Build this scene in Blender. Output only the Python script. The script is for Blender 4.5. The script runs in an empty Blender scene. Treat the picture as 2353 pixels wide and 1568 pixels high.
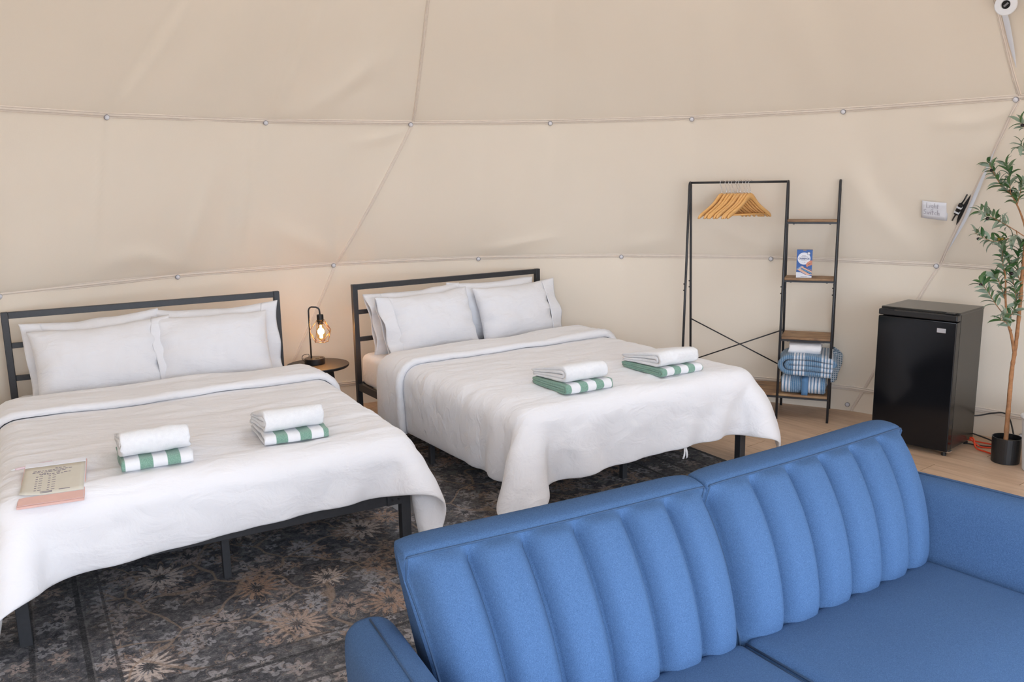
import bpy, bmesh, math, random
import numpy as np
from mathutils import Vector, Matrix
random.seed(7); rng = np.random.RandomState(5)
S = bpy.context.scene
COL = S.collection
PI = math.pi

# ------------------------------------------------------------------ camera
CAM_H, PITCH, ROLL = 1.6557, 0.1877, -0.0172
cd = bpy.data.cameras.new('camera'); cam = bpy.data.objects.new('camera', cd); COL.objects.link(cam)
fw = Vector((0, math.cos(PITCH), -math.sin(PITCH))); rt = Vector((1, 0, 0)); up = Vector((0, math.sin(PITCH), math.cos(PITCH)))
Rv = math.cos(ROLL)*rt + math.sin(ROLL)*up; Uv = -math.sin(ROLL)*rt + math.cos(ROLL)*up
cam.matrix_world = Matrix(((Rv.x, Uv.x, -fw.x, 0), (Rv.y, Uv.y, -fw.y, 0), (Rv.z, Uv.z, -fw.z, CAM_H), (0, 0, 0, 1)))
cd.sensor_width = 36; cd.lens = 36*1956.7/2353; cd.clip_start = 0.05; cd.clip_end = 200
S.camera = cam

# ------------------------------------------------------------------ world: bright overcast sky seen through the dome's clear front
w = bpy.data.worlds.new('sky'); S.world = w; w.use_nodes = True
bg = w.node_tree.nodes['Background']; bg.inputs[0].default_value = (0.76, 0.86, 1.0, 1); bg.inputs[1].default_value = 8.25
S.view_settings.view_transform = 'Standard'; S.view_settings.look = 'None'; S.view_settings.gamma = 1
S.view_settings.use_curve_mapping = False
S.view_settings.exposure = 0.0
DC = (0.214, 3.033)   # dome centre on the floor
def portal(az, r, z, sx, sz):
    l = bpy.data.lights.new('window_portal', 'AREA'); l.shape = 'RECTANGLE'; l.size = sx; l.size_y = sz
    l.cycles.is_portal = True
    o = bpy.data.objects.new('window_portal', l); COL.objects.link(o)
    a = math.radians(az); p = Vector((DC[0]+r*math.sin(a), DC[1]+r*math.cos(a), z)); o.location = p
    d = Vector((-math.sin(a), -math.cos(a), 0)); o.rotation_euler = d.to_track_quat('-Z', 'Y').to_euler()
portal(175, 3.72, 1.05, 5.9, 2.3)
def roof_portal(az):
    l = bpy.data.lights.new('roof_portal', 'AREA'); l.shape = 'RECTANGLE'; l.size = 2.3; l.size_y = 1.15; l.cycles.is_portal = True
    o = bpy.data.objects.new('roof_portal', l); COL.objects.link(o); a = math.radians(az)
    o.location = (DC[0]+1.2*math.sin(a), DC[1]+.067+1.2*math.cos(a), 3.78)
    d = Vector((-math.sin(a)*.36, -math.cos(a)*.36, -.93)); o.rotation_euler = d.to_track_quat('-Z', 'Y').to_euler()
roof_portal(22)

# ------------------------------------------------------------------ node helper
class NT:
    def __init__(s, name):
        s.m = bpy.data.materials.new(name); s.m.use_nodes = True; s.t = s.m.node_tree
        s.b = s.t.nodes['Principled BSDF']; s.tc = None
    def n(s, typ, **kw):
        x = s.t.nodes.new(typ)
        for k, v in kw.items(): setattr(x, k, v)
        return x
    def set(s, sock, v):
        if isinstance(v, bpy.types.NodeSocket): s.t.links.new(v, sock)
        elif v is not None:
            if isinstance(v, (tuple, list)) and len(v) == 3 and sock.type == 'RGBA': v = (*v, 1)
            sock.default_value = v
    def coord(s, kind='Object'):
        if not s.tc: s.tc = s.n('ShaderNodeTexCoord')
        return s.tc.outputs[kind]
    def math(s, op, a, b=None, c=None):
        x = s.n('ShaderNodeMath', operation=op); s.set(x.inputs[0], a)
        if b is not None: s.set(x.inputs[1], b)
        if c is not None: s.set(x.inputs[2], c)
        return x.outputs[0]
    def vmath(s, op, a, b=None):
        x = s.n('ShaderNodeVectorMath', operation=op); s.set(x.inputs[0], a)
        if b is not None: s.set(x.inputs[1], b)
        return x.outputs['Value'] if op in ('LENGTH', 'DOT_PRODUCT', 'DISTANCE') else x.outputs[0]
    def xyz(s, v):
        x = s.n('ShaderNodeSeparateXYZ'); s.set(x.inputs[0], v); return x.outputs
    def comb(s, x=0, y=0, z=0):
        k = s.n('ShaderNodeCombineXYZ'); s.set(k.inputs[0], x); s.set(k.inputs[1], y); s.set(k.inputs[2], z); return k.outputs[0]
    def noise(s, scale, vec=None, detail=4, rough=.55, dist=0):
        x = s.n('ShaderNodeTexNoise'); s.set(x.inputs['Vector'], vec if vec is not None else s.coord())
        x.inputs['Scale'].default_value = scale; x.inputs['Detail'].default_value = detail
        x.inputs['Roughness'].default_value = rough; x.inputs['Distortion'].default_value = dist
        return x.outputs[0]
    def ramp(s, f, stops, interp='LINEAR'):
        x = s.n('ShaderNodeValToRGB'); s.set(x.inputs[0], f); r = x.color_ramp; r.interpolation = interp
        while len(r.elements) < len(stops): r.elements.new(.5)
        for e, (p, c) in zip(r.elements, stops):
            e.position = p; e.color = (*c, 1) if len(c) == 3 else c
        return x.outputs[0]
    def mix(s, f, a, b, blend='MIX'):
        x = s.n('ShaderNodeMix', data_type='RGBA', blend_type=blend); s.set(x.inputs[0], f); s.set(x.inputs[6], a); s.set(x.inputs[7], b)
        return x.outputs[2]
    def step(s, v, lo, hi):
        x = s.n('ShaderNodeMapRange', clamp=True, interpolation_type='SMOOTHSTEP'); s.set(x.inputs[0], v)
        s.set(x.inputs[1], lo); s.set(x.inputs[2], hi); return x.outputs[0]
    def bump(s, h, strength=.3, dist=.01):
        x = s.n('ShaderNodeBump'); x.inputs['Strength'].default_value = strength; x.inputs['Distance'].default_value = dist
        s.set(x.inputs['Height'], h); s.t.links.new(x.outputs[0], s.b.inputs['Normal'])
    def out(s, col=None, rough=None, metal=None, **kw):
        if col is not None: s.set(s.b.inputs['Base Color'], col)
        if rough is not None: s.set(s.b.inputs['Roughness'], rough)
        if metal is not None: s.set(s.b.inputs['Metallic'], metal)
        for k, v in kw.items(): s.set(s.b.inputs[k.replace('_', ' ')], v)
        return s.m
M = {}
def plain(name, col, rough=.6, metal=0, var=.06, scale=30, bump=0, bscale=200, **kw):
    t = NT(name); a = tuple(c*(1-var) for c in col); b = tuple(min(1, c*(1+var)) for c in col)
    c = t.ramp(t.noise(scale), [(.3, a), (.7, b)])
    if bump: t.bump(t.noise(bscale, detail=3), bump, .002)
    M[name] = t.out(c, rough, metal, **kw); return M[name]

# canvas liner
t = NT('canvas')
c = t.ramp(t.noise(1.3, detail=3), [(.25, (.79, .700, .590)), (.75, (.815, .724, .613))])
x = t.xyz(t.coord())
weave = t.math('ADD', t.noise(260, t.comb(t.math('MULTIPLY', x[0], 1), t.math('MULTIPLY', x[1], 1), t.math('MULTIPLY', x[2], .15)), 2), t.noise(260, t.comb(t.math('MULTIPLY', x[0], .2), t.math('MULTIPLY', x[1], .2), x[2]), 2))
t.bump(weave, .12, .0015)
M['canvas'] = t.out(c, .95)
tr = t.n('ShaderNodeBsdfTranslucent'); t.set(tr.inputs[0], (.80, .66, .48)); mx = t.n('ShaderNodeMixShader'); mx.inputs[0].default_value = .008
t.t.links.new(t.b.outputs[0], mx.inputs[1]); t.t.links.new(tr.outputs[0], mx.inputs[2]); t.t.links.new(mx.outputs[0], t.t.nodes['Material Output'].inputs[0])
plain('canvas_tape', (.83, .725, .625), .92, var=.03)
plain('white_vinyl', (.74, .76, .82), .55, var=.02)
plain('dark_gap', (.015, .014, .014), .8)
plain('black_metal', (.028, .029, .033), .42, var=.12, scale=60)
plain('rack_metal', (.022, .023, .027), .38, var=.1)
plain('black_wood', (.016, .016, .017), .5, var=.1)
plain('bolt_metal', (.74, .74, .79), .35, 0, var=.05)
plain('bolt_ring', (.25, .24, .26), .5)
plain('black_plastic', (.012, .012, .013), .35, var=.1)
plain('fridge_side', (.022, .021, .019), .25, var=.05)
plain('fridge_door', (.004, .0045, .006), .13, var=.05, Specular_IOR_Level=.35)
plain('chrome', (.75, .75, .78), .22, 1)
plain('white_plastic', (.78, .79, .82), .45, var=.02)
plain('paper', (.80, .80, .85), .8, var=.02)
plain('cream_paper', (.66, .62, .53), .8, var=.02)
plain('pink_paper', (.78, .50, .44), .8, var=.03)
plain('pink_pen', (.72, .55, .58), .4)
plain('ink', (.10, .09, .10), .8)
plain('pencil', (.22, .19, .24), .8)
plain('orange_cord', (.75, .06, .015), .45)
plain('trunk', (.36, .17, .075), .85, var=.25, scale=40, bump=.5, bscale=60)
plain('olive_fruit', (.012, .006, .009), .25)
plain('olive_green', (.30, .20, .02), .35)
plain('soil', (.02, .016, .014), .95, var=.3, scale=80)
plain('brass', (.55, .30, .10), .3, 1)
plain('kraft', (.45, .27, .13), .8)
plain('box_blue', (.015, .095, .36), .4, var=.15, scale=12)
plain('box_white', (.76, .77, .83), .45, var=.02)
plain('box_skin', (.62, .25, .17), .6, var=.2)
plain('box_wood', (.72, .46, .36), .6, var=.1)
plain('box_cyan', (.10, .36, .60), .5)
plain('box_navy', (.02, .04, .16), .5)
plain('band_blue', (.10, .22, .40), .8, var=.06, bump=.3)
plain('deck', (.52, .47, .41), .8, var=.1, scale=6)
plain('gravel', (.50, .47, .43), .95, var=.15, scale=9)
def cotton(name, col, wr=.5):
    t = NT(name); x = t.xyz(t.coord())
    h = t.math('ADD', t.math('MULTIPLY', t.noise(7, t.comb(x[0], t.math('MULTIPLY', x[1], 2.2), t.math('MULTIPLY', x[2], 1.6)), 5, .5, .6), 1.0), t.math('MULTIPLY', t.noise(420, detail=2), .02))
    t.bump(h, wr, .03)
    M[name] = t.out(t.ramp(t.noise(3), [(.3, tuple(v*.985 for v in col)), (.7, col)]), .9, Sheen_Weight=.15)
cotton('duvet_white', (.85, .845, .87), .42)
cotton('pillow_white', (.81, .805, .83), .4)
cotton('sheet_white', (.88, .86, .86), .4)
def terry(name, fn):
    t = NT(name); t.bump(t.noise(330, detail=3, rough=.7), .6, .004); M[name] = t.out(fn(t), .97, Sheen_Weight=.3)
terry('towel_white', lambda t: t.ramp(t.noise(60), [(.3, (.85, .85, .87)), (.7, (.90, .90, .91))]))
def stripes(off):
    def f(t):
        x = t.xyz(t.coord())[0]
        fr = t.math('FRACT', t.math('DIVIDE', t.math('ADD', x, 10*.1+off), .1))
        m = t.math('MULTIPLY', t.step(fr, .0, .03), t.math('SUBTRACT', 1, t.step(fr, .48, .51)))
        g = t.ramp(t.noise(220, detail=3), [(.3, (.16, .32, .24)), (.7, (.27, .44, .35))])
        return t.mix(m, (.87, .87, .89), g)
    return f
for i, off in enumerate((.068, .090, .065, .060)): terry('towel_stripe_%d' % i, stripes(off))
def blanket(name, sc, phase, ax=0):
    t = NT(name); x = t.xyz(t.coord()); x = [x[ax]]
    rib = t.math('SINE', t.math('MULTIPLY', x[0], 2*PI/.0125))
    wide = t.math('FRACT', t.math('ADD', t.math('MULTIPLY', x[0], sc), phase))
    st = t.math('FRACT', t.math('MULTIPLY', wide, 9))
    inband = t.math('MULTIPLY', t.step(wide, .60, .61), t.step(st, .42, .5))
    blue = t.ramp(t.noise(150, detail=3), [(.3, (.07, .18, .32)), (.7, (.15, .29, .46))])
    c = t.mix(t.math('MULTIPLY', t.step(rib, .35, .9), .38), blue, (.70, .76, .84))
    c = t.mix(inband, c, (.76, .78, .84))
    t.bump(t.math('ADD', t.math('MULTIPLY', rib, .5), t.noise(250)), .8, .004)
    M[name] = t.out(c, .95, Sheen_Weight=.3)
blanket('blanket_rib', 5.2, .42); blanket('blanket_rib2', 5.6, .02, 1)
t = NT('blanket_gauze'); x = t.xyz(t.coord())
g = t.math('MAXIMUM', t.math('SINE', t.math('MULTIPLY', x[0], 2*PI/.013)), t.math('SINE', t.math('MULTIPLY', x[2], 2*PI/.013)))
M['blanket_gauze'] = t.out(t.mix(t.step(g, .2, .8), (.09, .17, .26), (.62, .68, .74)), .95)
# sofa linen
t = NT('linen_blue'); x = t.xyz(t.coord())
n1 = t.noise(1100, t.comb(x[0], t.math('MULTIPLY', x[1], .25), t.math('MULTIPLY', x[2], .25)), 2); n2 = t.noise(1100, t.comb(t.math('MULTIPLY', x[0], .2), x[1], x[2]), 2)
f = t.math('MULTIPLY', t.math('ADD', n1, n2), .5)
c = t.ramp(f, [(.34, (.033, .072, .150)), (.52, (.054, .107, .213)), (.70, (.086, .150, .280))])
t.bump(f, .5, .003)
M['linen_blue'] = t.out(c, .95, Specular_IOR_Level=.15)
plain('linen_piping', (.028, .060, .12), .95)
plain('sofa_leg', (.05, .03, .02), .5)
# oak vinyl planks: one grain material, seeded per plank by object position
t = NT('oak_plank'); x = t.xyz(t.coord()); oi = t.n('ShaderNodeObjectInfo')
seed = t.math('MULTIPLY', oi.outputs['Random'], 37)
v = t.comb(t.math('MULTIPLY', x[0], 1.3), t.math('MULTIPLY', x[1], 15), seed)
g1 = t.noise(1.6, v, 6, .6, .7); g2 = t.noise(9, v, 4, .6)
f = t.math('ADD', t.math('MULTIPLY', g1, .7), t.math('MULTIPLY', g2, .3))
c = t.ramp(f, [(.32, (.43, .285, .19)), (.5, (.58, .405, .275)), (.68, (.68, .50, .36))])
c = t.mix(t.math('MULTIPLY', oi.outputs['Random'], .22), c, (.50, .33, .21))
t.bump(f, .12, .002); M['oak_plank'] = t.out(c, .42)
t = NT('rustic_board'); x = t.xyz(t.coord())
v = t.comb(t.math('MULTIPLY', x[0], 2), t.math('MULTIPLY', x[1], 16), t.math('MULTIPLY', x[2], 16))
f = t.math('ADD', t.math('MULTIPLY', t.noise(2.2, v, 6, .65, 1), .6), t.math('MULTIPLY', t.noise(5, detail=3), .4))
M['rustic_board'] = t.out(t.ramp(f, [(.33, (.09, .05, .03)), (.48, (.27, .145, .07)), (.60, (.42, .26, .13)), (.72, (.20, .13, .10))]), .55)
t = NT('hanger_wood'); x = t.xyz(t.coord()); oi = t.n('ShaderNodeObjectInfo')
f = t.noise(5, t.comb(x[0], t.math('MULTIPLY', x[1], 8), t.math('MULTIPLY', x[2], 8)), 5, .6)
c = t.ramp(f, [(.3, (.76, .40, .14)), (.7, (.88, .53, .22))])
M['hanger_wood'] = t.out(t.mix(t.math('MULTIPLY', oi.outputs['Random'], .35), c, (.80, .42, .10)), .38)
t = NT('leaf_green'); oi = t.n('ShaderNodeObjectInfo'); geo = t.n('ShaderNodeNewGeometry')
c = t.ramp(oi.outputs['Random'], [(0, (.03, .10, .025)), (.45, (.075, .16, .055)), (.7, (.13, .20, .10)), (1, (.20, .27, .19))])
M['leaf_green'] = t.out(t.mix(t.math('MULTIPLY', geo.outputs['Backfacing'], .75), c, (.30, .37, .29)), .45)
# bulb
t = NT('filament'); M['filament'] = t.out((1, .7, .3), .5, Emission_Color=(1, .62, .22, 1), Emission_Strength=60.0)
t = NT('amber_glass'); M['amber_glass'] = t.out((1, .74, .38), .05, Transmission_Weight=1.0, IOR=1.05)
# distressed persian rug
t = NT('persian_rug'); P = t.coord(); x = t.xyz(P); HX, HY = 1.95, 1.50
ex = t.math('SUBTRACT', HX, t.math('ABSOLUTE', x[0])); ey = t.math('SUBTRACT', HY, t.math('ABSOLUTE', x[1]))
e = t.math('MINIMUM', ex, ey)
warp = t.vmath('ADD', P, t.vmath('SCALE', t.vmath('SUBTRACT', t.n('ShaderNodeTexNoise').outputs[1], (.5, .5, .5)), None))
def sc(v, k):
    q = t.n('ShaderNodeVectorMath', operation='SCALE'); t.set(q.inputs[0], v); q.inputs['Scale'].default_value = k; return q.outputs[0]
nz = t.n('ShaderNodeTexNoise'); t.set(nz.inputs['Vector'], P); nz.inputs['Scale'].default_value = 13; nz.inputs['Detail'].default_value = 3
WP = t.vmath('ADD', P, sc(t.vmath('SUBTRACT', nz.outputs[1], (.5, .5, .5)), .045))
def flower(scale, petals, R, sharp=.35, off=(0, 0, 0), sq=1.0):
    vo = t.n('ShaderNodeTexVoronoi', voronoi_dimensions='2D'); vo.inputs['Scale'].default_value = scale; vo.inputs['Randomness'].default_value = .75
    vec = t.vmath('ADD', WP, off); t.set(vo.inputs['Vector'], vec)
    d = t.vmath('SUBTRACT', vec, sc(vo.outputs['Position'], 1)); dx = t.xyz(d)
    ang = t.math('ARCTAN2', dx[1], dx[0]); xx = t.math('MULTIPLY', dx[0], sq)
    r = t.math('SQRT', t.math('ADD', t.math('MULTIPLY', xx, xx), t.math('MULTIPLY', dx[1], dx[1])))
    col = t.xyz(vo.outputs['Color'])
    Rr = t.math('MULTIPLY', t.math('ADD', .65, t.math('MULTIPLY', col[0], .5)), R)
    pet = t.math('ADD', .74, t.math('MULTIPLY', t.math('COSINE', t.math('MULTIPLY', t.math('ADD', ang, t.math('MULTIPLY', col[1], 6)), petals)), .26))
    k = t.math('DIVIDE', r, t.math('MULTIPLY', Rr, pet))
    fill = t.math('MULTIPLY', t.math('SUBTRACT', 1, t.step(k, .82, .95)), t.step(k, .34, .42))
    core = t.math('SUBTRACT', 1, t.step(k, .16, .24))
    line = t.math('SUBTRACT', 1, t.math('MINIMUM', 1, t.math('MULTIPLY', t.math('ABSOLUTE', t.math('SUBTRACT', k, 1.12)), 9)))
    return fill, core, line, col
def streak(kx, ky, scale):
    return t.noise(scale, t.comb(t.math('MULTIPLY', x[0], kx), t.math('MULTIPLY', x[1], ky), 0), 4, .65)
d1 = t.noise(1.7, detail=5, rough=.65); fine = t.noise(150, detail=3, rough=.8); mid = t.noise(26, detail=4, rough=.7, dist=.6)
sx_ = streak(1, 14, 9); sy_ = streak(14, 1, 9)
wear = t.math('ADD', t.math('MULTIPLY', t.math('ADD', sx_, sy_), .35), t.math('MULTIPLY', d1, .5))
base = t.ramp(mid, [(.30, (.024, .026, .034)), (.5, (.078, .080, .094)), (.68, (.21, .21, .22))])
base = t.mix(t.math('MULTIPLY', t.step(d1, .45, .70), .45), base, (.13, .115, .10))
rust = (.46, .30, .215); cream = (.74, .62, .55); grey = (.44, .43, .45); tan = (.42, .30, .22)
col = base
inner = t.step(e, .56, .57)
def lay(mask, c, k):
    global col
    col = t.mix(t.math('MULTIPLY', mask, k), col, c)
fb, cb, lb, rc = flower(9, 5, .05)
lay(t.math('MULTIPLY', fb, t.step(rc[2], .35, .4)), grey, .7); lay(lb, (.13, .115, .11), .5)
fs, cs, ls, rs = flower(7.3, 6, .058, off=(3.1, 1.7, 0))
lay(t.math('MULTIPLY', fs, t.step(rs[2], .35, .4)), t.mix(rs[0], rust, grey), .8); lay(cs, cream, .6); lay(ls, tan, .35)
fm, cm, lm, rm = flower(4.4, 9, .090, off=(.7, 5.2, 0), sq=1.3)
ero = t.step(mid, .36, .50)
lay(t.math('MULTIPLY', t.math('MULTIPLY', fm, ero), inner), t.mix(rm[2], rust, grey), .9); lay(t.math('MULTIPLY', cm, inner), (.03, .03, .035), .8); lay(t.math('MULTIPLY', lm, inner), tan, .75)
fl, cl, ll, rl = flower(2.2, 15, .135, off=(8.3, 2.4, 0), sq=1.2)
lay(t.math('MULTIPLY', t.math('MULTIPLY', fl, t.step(mid, .30, .46)), inner), t.mix(t.step(rl[2], .45, .5), cream, rust), .95); lay(t.math('MULTIPLY', cl, inner), (.04, .035, .035), .8); lay(t.math('MULTIPLY', ll, inner), rust, .7)
vv = t.n('ShaderNodeTexVoronoi', feature='DISTANCE_TO_EDGE', voronoi_dimensions='2D'); vv.inputs['Scale'].default_value = 3.1
nz2 = t.n('ShaderNodeTexNoise'); t.set(nz2.inputs['Vector'], P); nz2.inputs['Scale'].default_value = 4; nz2.inputs['Detail'].default_value = 1
t.set(vv.inputs['Vector'], t.vmath('ADD', P, sc(t.vmath('SUBTRACT', nz2.outputs[1], (.5, .5, .5)), .25)))
lay(t.math('MULTIPLY', inner, t.math('SUBTRACT', 1, t.step(vv.outputs['Distance'], .012, .03))), tan, .7)
for (p0, wd, cc, k) in ((.57, .007, (.02, .021, .025), .7), (.48, .013, (.018, .019, .023), .9), (.494, .004, (.17, .165, .165), .6), (.31, .012, (.02, .021, .025), .85), (.323, .004, (.16, .15, .15), .5), (.16, .010, (.02, .021, .025), .8), (.012, .022, (.02, .02, .022), .9)):
    lay(t.math('SUBTRACT', 1, t.step(t.math('ABSOLUTE', t.math('SUBTRACT', e, p0)), wd*.6, wd)), cc, k)
col = t.mix(t.math('MULTIPLY', t.step(wear, .50, .66), .34), col, t.mix(t.step(mid, .4, .6), (.06, .06, .068), (.21, .20, .20)))
col = t.mix(t.math('MULTIPLY', t.step(t.math('ADD', t.math('MULTIPLY', sx_, .5), t.math('MULTIPLY', sy_, .5)), .53, .63), .30), col, (.020, .021, .028))
col = t.mix(.55, col, t.mix(1, col, t.ramp(fine, [(.3, (.25, .25, .26)), (.7, (1.0, 1.0, 1.0))]), 'MULTIPLY'))
col = t.mix(t.math('MULTIPLY', t.step(fine, .54, .68), .30), col, (.34, .33, .335))
t.bump(t.math('ADD', fine, mid), .4, .003)
M['persian_rug'] = t.out(col, .95)

# ------------------------------------------------------------------ mesh helpers
class MB:
    def __init__(s): s.v = []; s.f = []
    def add(s, vs, fs):
        o = len(s.v); s.v += [tuple(p) for p in vs]; s.f += [tuple(i+o for i in f) for f in fs]; return s
    def box(s, c, d, rz=0):
        cx, cy, cz = c; a, b, h = d[0]/2, d[1]/2, d[2]/2; co, si = math.cos(rz), math.sin(rz)
        vs = [(cx+x*co-y*si, cy+x*si+y*co, cz+z) for z in (-h, h) for x, y in ((-a, -b), (a, -b), (a, b), (-a, b))]
        return s.add(vs, [(3, 2, 1, 0), (4, 5, 6, 7), (0, 1, 5, 4), (1, 2, 6, 5), (2, 3, 7, 6), (3, 0, 4, 7)])
    def tube(s, path, r, seg=10, closed=False, cap=True):
        P = [Vector(p) for p in path]; n = len(P); rs = r if isinstance(r, (list, tuple)) else [r]*n
        vs = []; prev = None
        for i in range(n):
            if closed: d = (P[(i+1) % n]-P[i-1])
            else: d = P[min(i+1, n-1)]-P[max(i-1, 0)]
            d = d.normalized() if d.length > 1e-9 else Vector((0, 0, 1))
            if prev is None: a = d.orthogonal().normalized()
            else:
                a = prev-d*prev.dot(d)
                a = a.normalized() if a.length > 1e-6 else d.orthogonal().normalized()
            prev = a; b = d.cross(a)
            for k in range(seg):
                q = 2*PI*k/seg; vs.append(P[i]+(a*math.cos(q)+b*math.sin(q))*rs[i])
        fs = []
        for i in range(n if closed else n-1):
            for k in range(seg):
                j = (i+1) % n; l = (k+1) % seg; fs.append((i*seg+k, i*seg+l, j*seg+l, j*seg+k))
        if cap and not closed:
            fs.append(tuple(reversed(range(seg)))); fs.append(tuple((n-1)*seg+k for k in range(seg)))
        return s.add(vs, fs)
    def lathe(s, prof, c=(0, 0, 0), seg=32):
        vs = []; fs = []; n = len(prof)
        for r, z in prof:
            for k in range(seg):
                a = 2*PI*k/seg; vs.append((c[0]+r*math.cos(a), c[1]+r*math.sin(a), c[2]+z))
        for i in range(n-1):
            for k in range(seg):
                l = (k+1) % seg; fs.append((i*seg+k, i*seg+l, (i+1)*seg+l, (i+1)*seg+k))
        if prof[0][0] > 1e-6: fs.append(tuple(reversed(range(seg))))
        if prof[-1][0] > 1e-6: fs.append(tuple((n-1)*seg+k for k in range(seg)))
        return s.add(vs, fs)
    def grid(s, A, closed_u=False, closed_v=False):
        A = np.asarray(A); nu, nv = A.shape[:2]; vs = A.reshape(-1, 3).tolist(); fs = []
        for i in range(nu if closed_u else nu-1):
            for j in range(nv if closed_v else nv-1):
                a, b = (i+1) % nu, (j+1) % nv; fs.append((i*nv+j, a*nv+j, a*nv+b, i*nv+b))
        return s.add(vs, fs)
    def prism(s, pts, h0, h1, axis='z'):
        n = len(pts)
        mp = {'z': lambda p, h: (p[0], p[1], h), 'y': lambda p, h: (p[0], h, p[1]), 'x': lambda p, h: (h, p[0], p[1])}[axis]
        vs = [mp(p, h0) for p in pts]+[mp(p, h1) for p in pts]
        fs = [tuple(reversed(range(n))), tuple(range(n, 2*n))]+[(i, (i+1) % n, n+(i+1) % n, n+i) for i in range(n)]
        return s.add(vs, fs)
    def mesh(s, name, mat, smooth=False, fix=True):
        me = bpy.data.meshes.new(name); me.from_pydata(s.v, [], s.f); me.update()
        if fix:
            b = bmesh.new(); b.from_mesh(me); bmesh.ops.recalc_face_normals(b, faces=b.faces); b.to_mesh(me); b.free()
        me.materials.append(M[mat] if isinstance(mat, str) else mat)
        if smooth: me.polygons.foreach_set('use_smooth', [True]*len(me.polygons))
        return me
    def build(s, name, mat, parent=None, smooth=False, bevel=0, sub=0, seg=2, fix=True, weld=0):
        o = bpy.data.objects.new(name, s.mesh(name, mat, smooth, fix)); COL.objects.link(o)
        if parent is not None: o.parent = parent
        if weld: k = o.modifiers.new('weld', 'WELD'); k.merge_threshold = weld
        if bevel:
            k = o.modifiers.new('bevel', 'BEVEL'); k.width = bevel; k.segments = seg; k.limit_method = 'ANGLE'; k.angle_limit = .6
        if sub: k = o.modifiers.new('sub', 'SUBSURF'); k.levels = sub; k.render_levels = sub
        return o
def tag(o, label, cat, group=None):
    o['label'] = label; o['category'] = cat
    if group: o['group'] = group
    return o
def thing(name, label, cat, loc=(0, 0, 0), rz=0, group=None):
    o = bpy.data.objects.new(name, None); COL.objects.link(o); o.location = loc; o.rotation_euler = (0, 0, rz)
    o.empty_display_size = .1; return tag(o, label, cat, group)
def struct(name, loc=(0, 0, 0), rz=0):
    o = bpy.data.objects.new(name, None); COL.objects.link(o); o.location = loc; o.rotation_euler = (0, 0, rz); o['kind'] = 'structure'; return o
def copy_to(o, parent):
    c = o.copy(); COL.objects.link(c); c.parent = parent
    for ch in list(o.children): copy_to(ch, c)
    return c
def arc(c, r, a0, a1, n, f):
    return [f(c[0]+r*math.cos(a0+(a1-a0)*i/n), c[1]+r*math.sin(a0+(a1-a0)*i/n)) for i in range(n+1)]
def smooth_path(pts, n=6):
    P = [Vector(p) for p in pts]; out = []
    for i in range(len(P)-1):
        a, b, c, d = P[max(i-1, 0)], P[i], P[i+1], P[min(i+2, len(P)-1)]
        for k in range(n):
            s = k/n; out.append(.5*((2*b)+(c-a)*s+(2*a-5*b+4*c-d)*s*s+(3*b-a-3*c+d)*s**3))
    out.append(P[-1]); return out
def vnoise(x, y, seed=0):
    xi = np.floor(x).astype(int); yi = np.floor(y).astype(int); fx = x-xi; fy = y-yi
    fx = fx*fx*(3-2*fx); fy = fy*fy*(3-2*fy)
    h = lambda a, b: np.modf(np.abs(np.sin(a*127.1+b*311.7+seed*74.7)*43758.5453))[0]
    return (h(xi, yi)*(1-fx)+h(xi+1, yi)*fx)*(1-fy)+(h(xi, yi+1)*(1-fx)+h(xi+1, yi+1)*fx)*fy-.5

# ================================================================== SETTING
# ---- dome liner: rings of the geodesic frame (height, radius, azimuth of a node, nodes)
RING = [(0.0, 3.555, 1.9, 20), (1.067, 3.538, -7.2, 20), (2.059, 3.168, 1.9, 20), (2.90, 2.545, 1.9, 15), (3.51, 1.70, 1.9, 10), (3.85, .76, 1.9, 5)]
Z1, Z2 = 1.067, 2.059
CSH = .067     # the frame's rings stand a little farther back than the floor circle
def ring_r(i, az):
    z, R, off, n = RING[i]; st = 360/n
    d = np.mod(az-off+st/2, st)-st/2
    poly = R*np.cos(np.radians(st/2))/np.cos(np.radians(st/2-np.abs(d)))
    return .75*poly+.25*R*np.cos(np.radians(st/4))
def seam_az(z):   # azimuth of the first gore seam at height z (others every 72 degrees)
    return np.interp(z, [0, 1.067, 2.059, 2.95, 3.8], [-34.1, -25.2, -16.1, -15.4, -13.0])
# soft folds of the fabric as (azimuth, height) polylines with width and depth
FOLDS = []
CREASE = FOLDS
def crease_disp(az, z):
    az = np.mod(az+180, 360)-180
    d = np.zeros_like(az)
    for pts, wd, amp in CREASE:
        best = np.full_like(az, 9.0); fr = np.zeros_like(az); n = len(pts)-1
        for i, ((a0, z0), (a1, z1)) in enumerate(zip(pts[:-1], pts[1:])):
            k = .055
            ax, ay = a0*k, z0; bx, by = a1*k, z1; px, py = az*k, z
            L = (bx-ax)**2+(by-ay)**2; s = np.clip(((px-ax)*(bx-ax)+(py-ay)*(by-ay))/L, 0, 1)
            q = np.hypot(px-ax-s*(bx-ax), py-ay-s*(by-ay)); m = q < best
            best = np.where(m, q, best); fr = np.where(m, (i+s)/n, fr)
        d += 1.35*amp*np.exp(-(best/wd)**2)*np.sin(PI*(.12+.76*fr))
    return d
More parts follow.
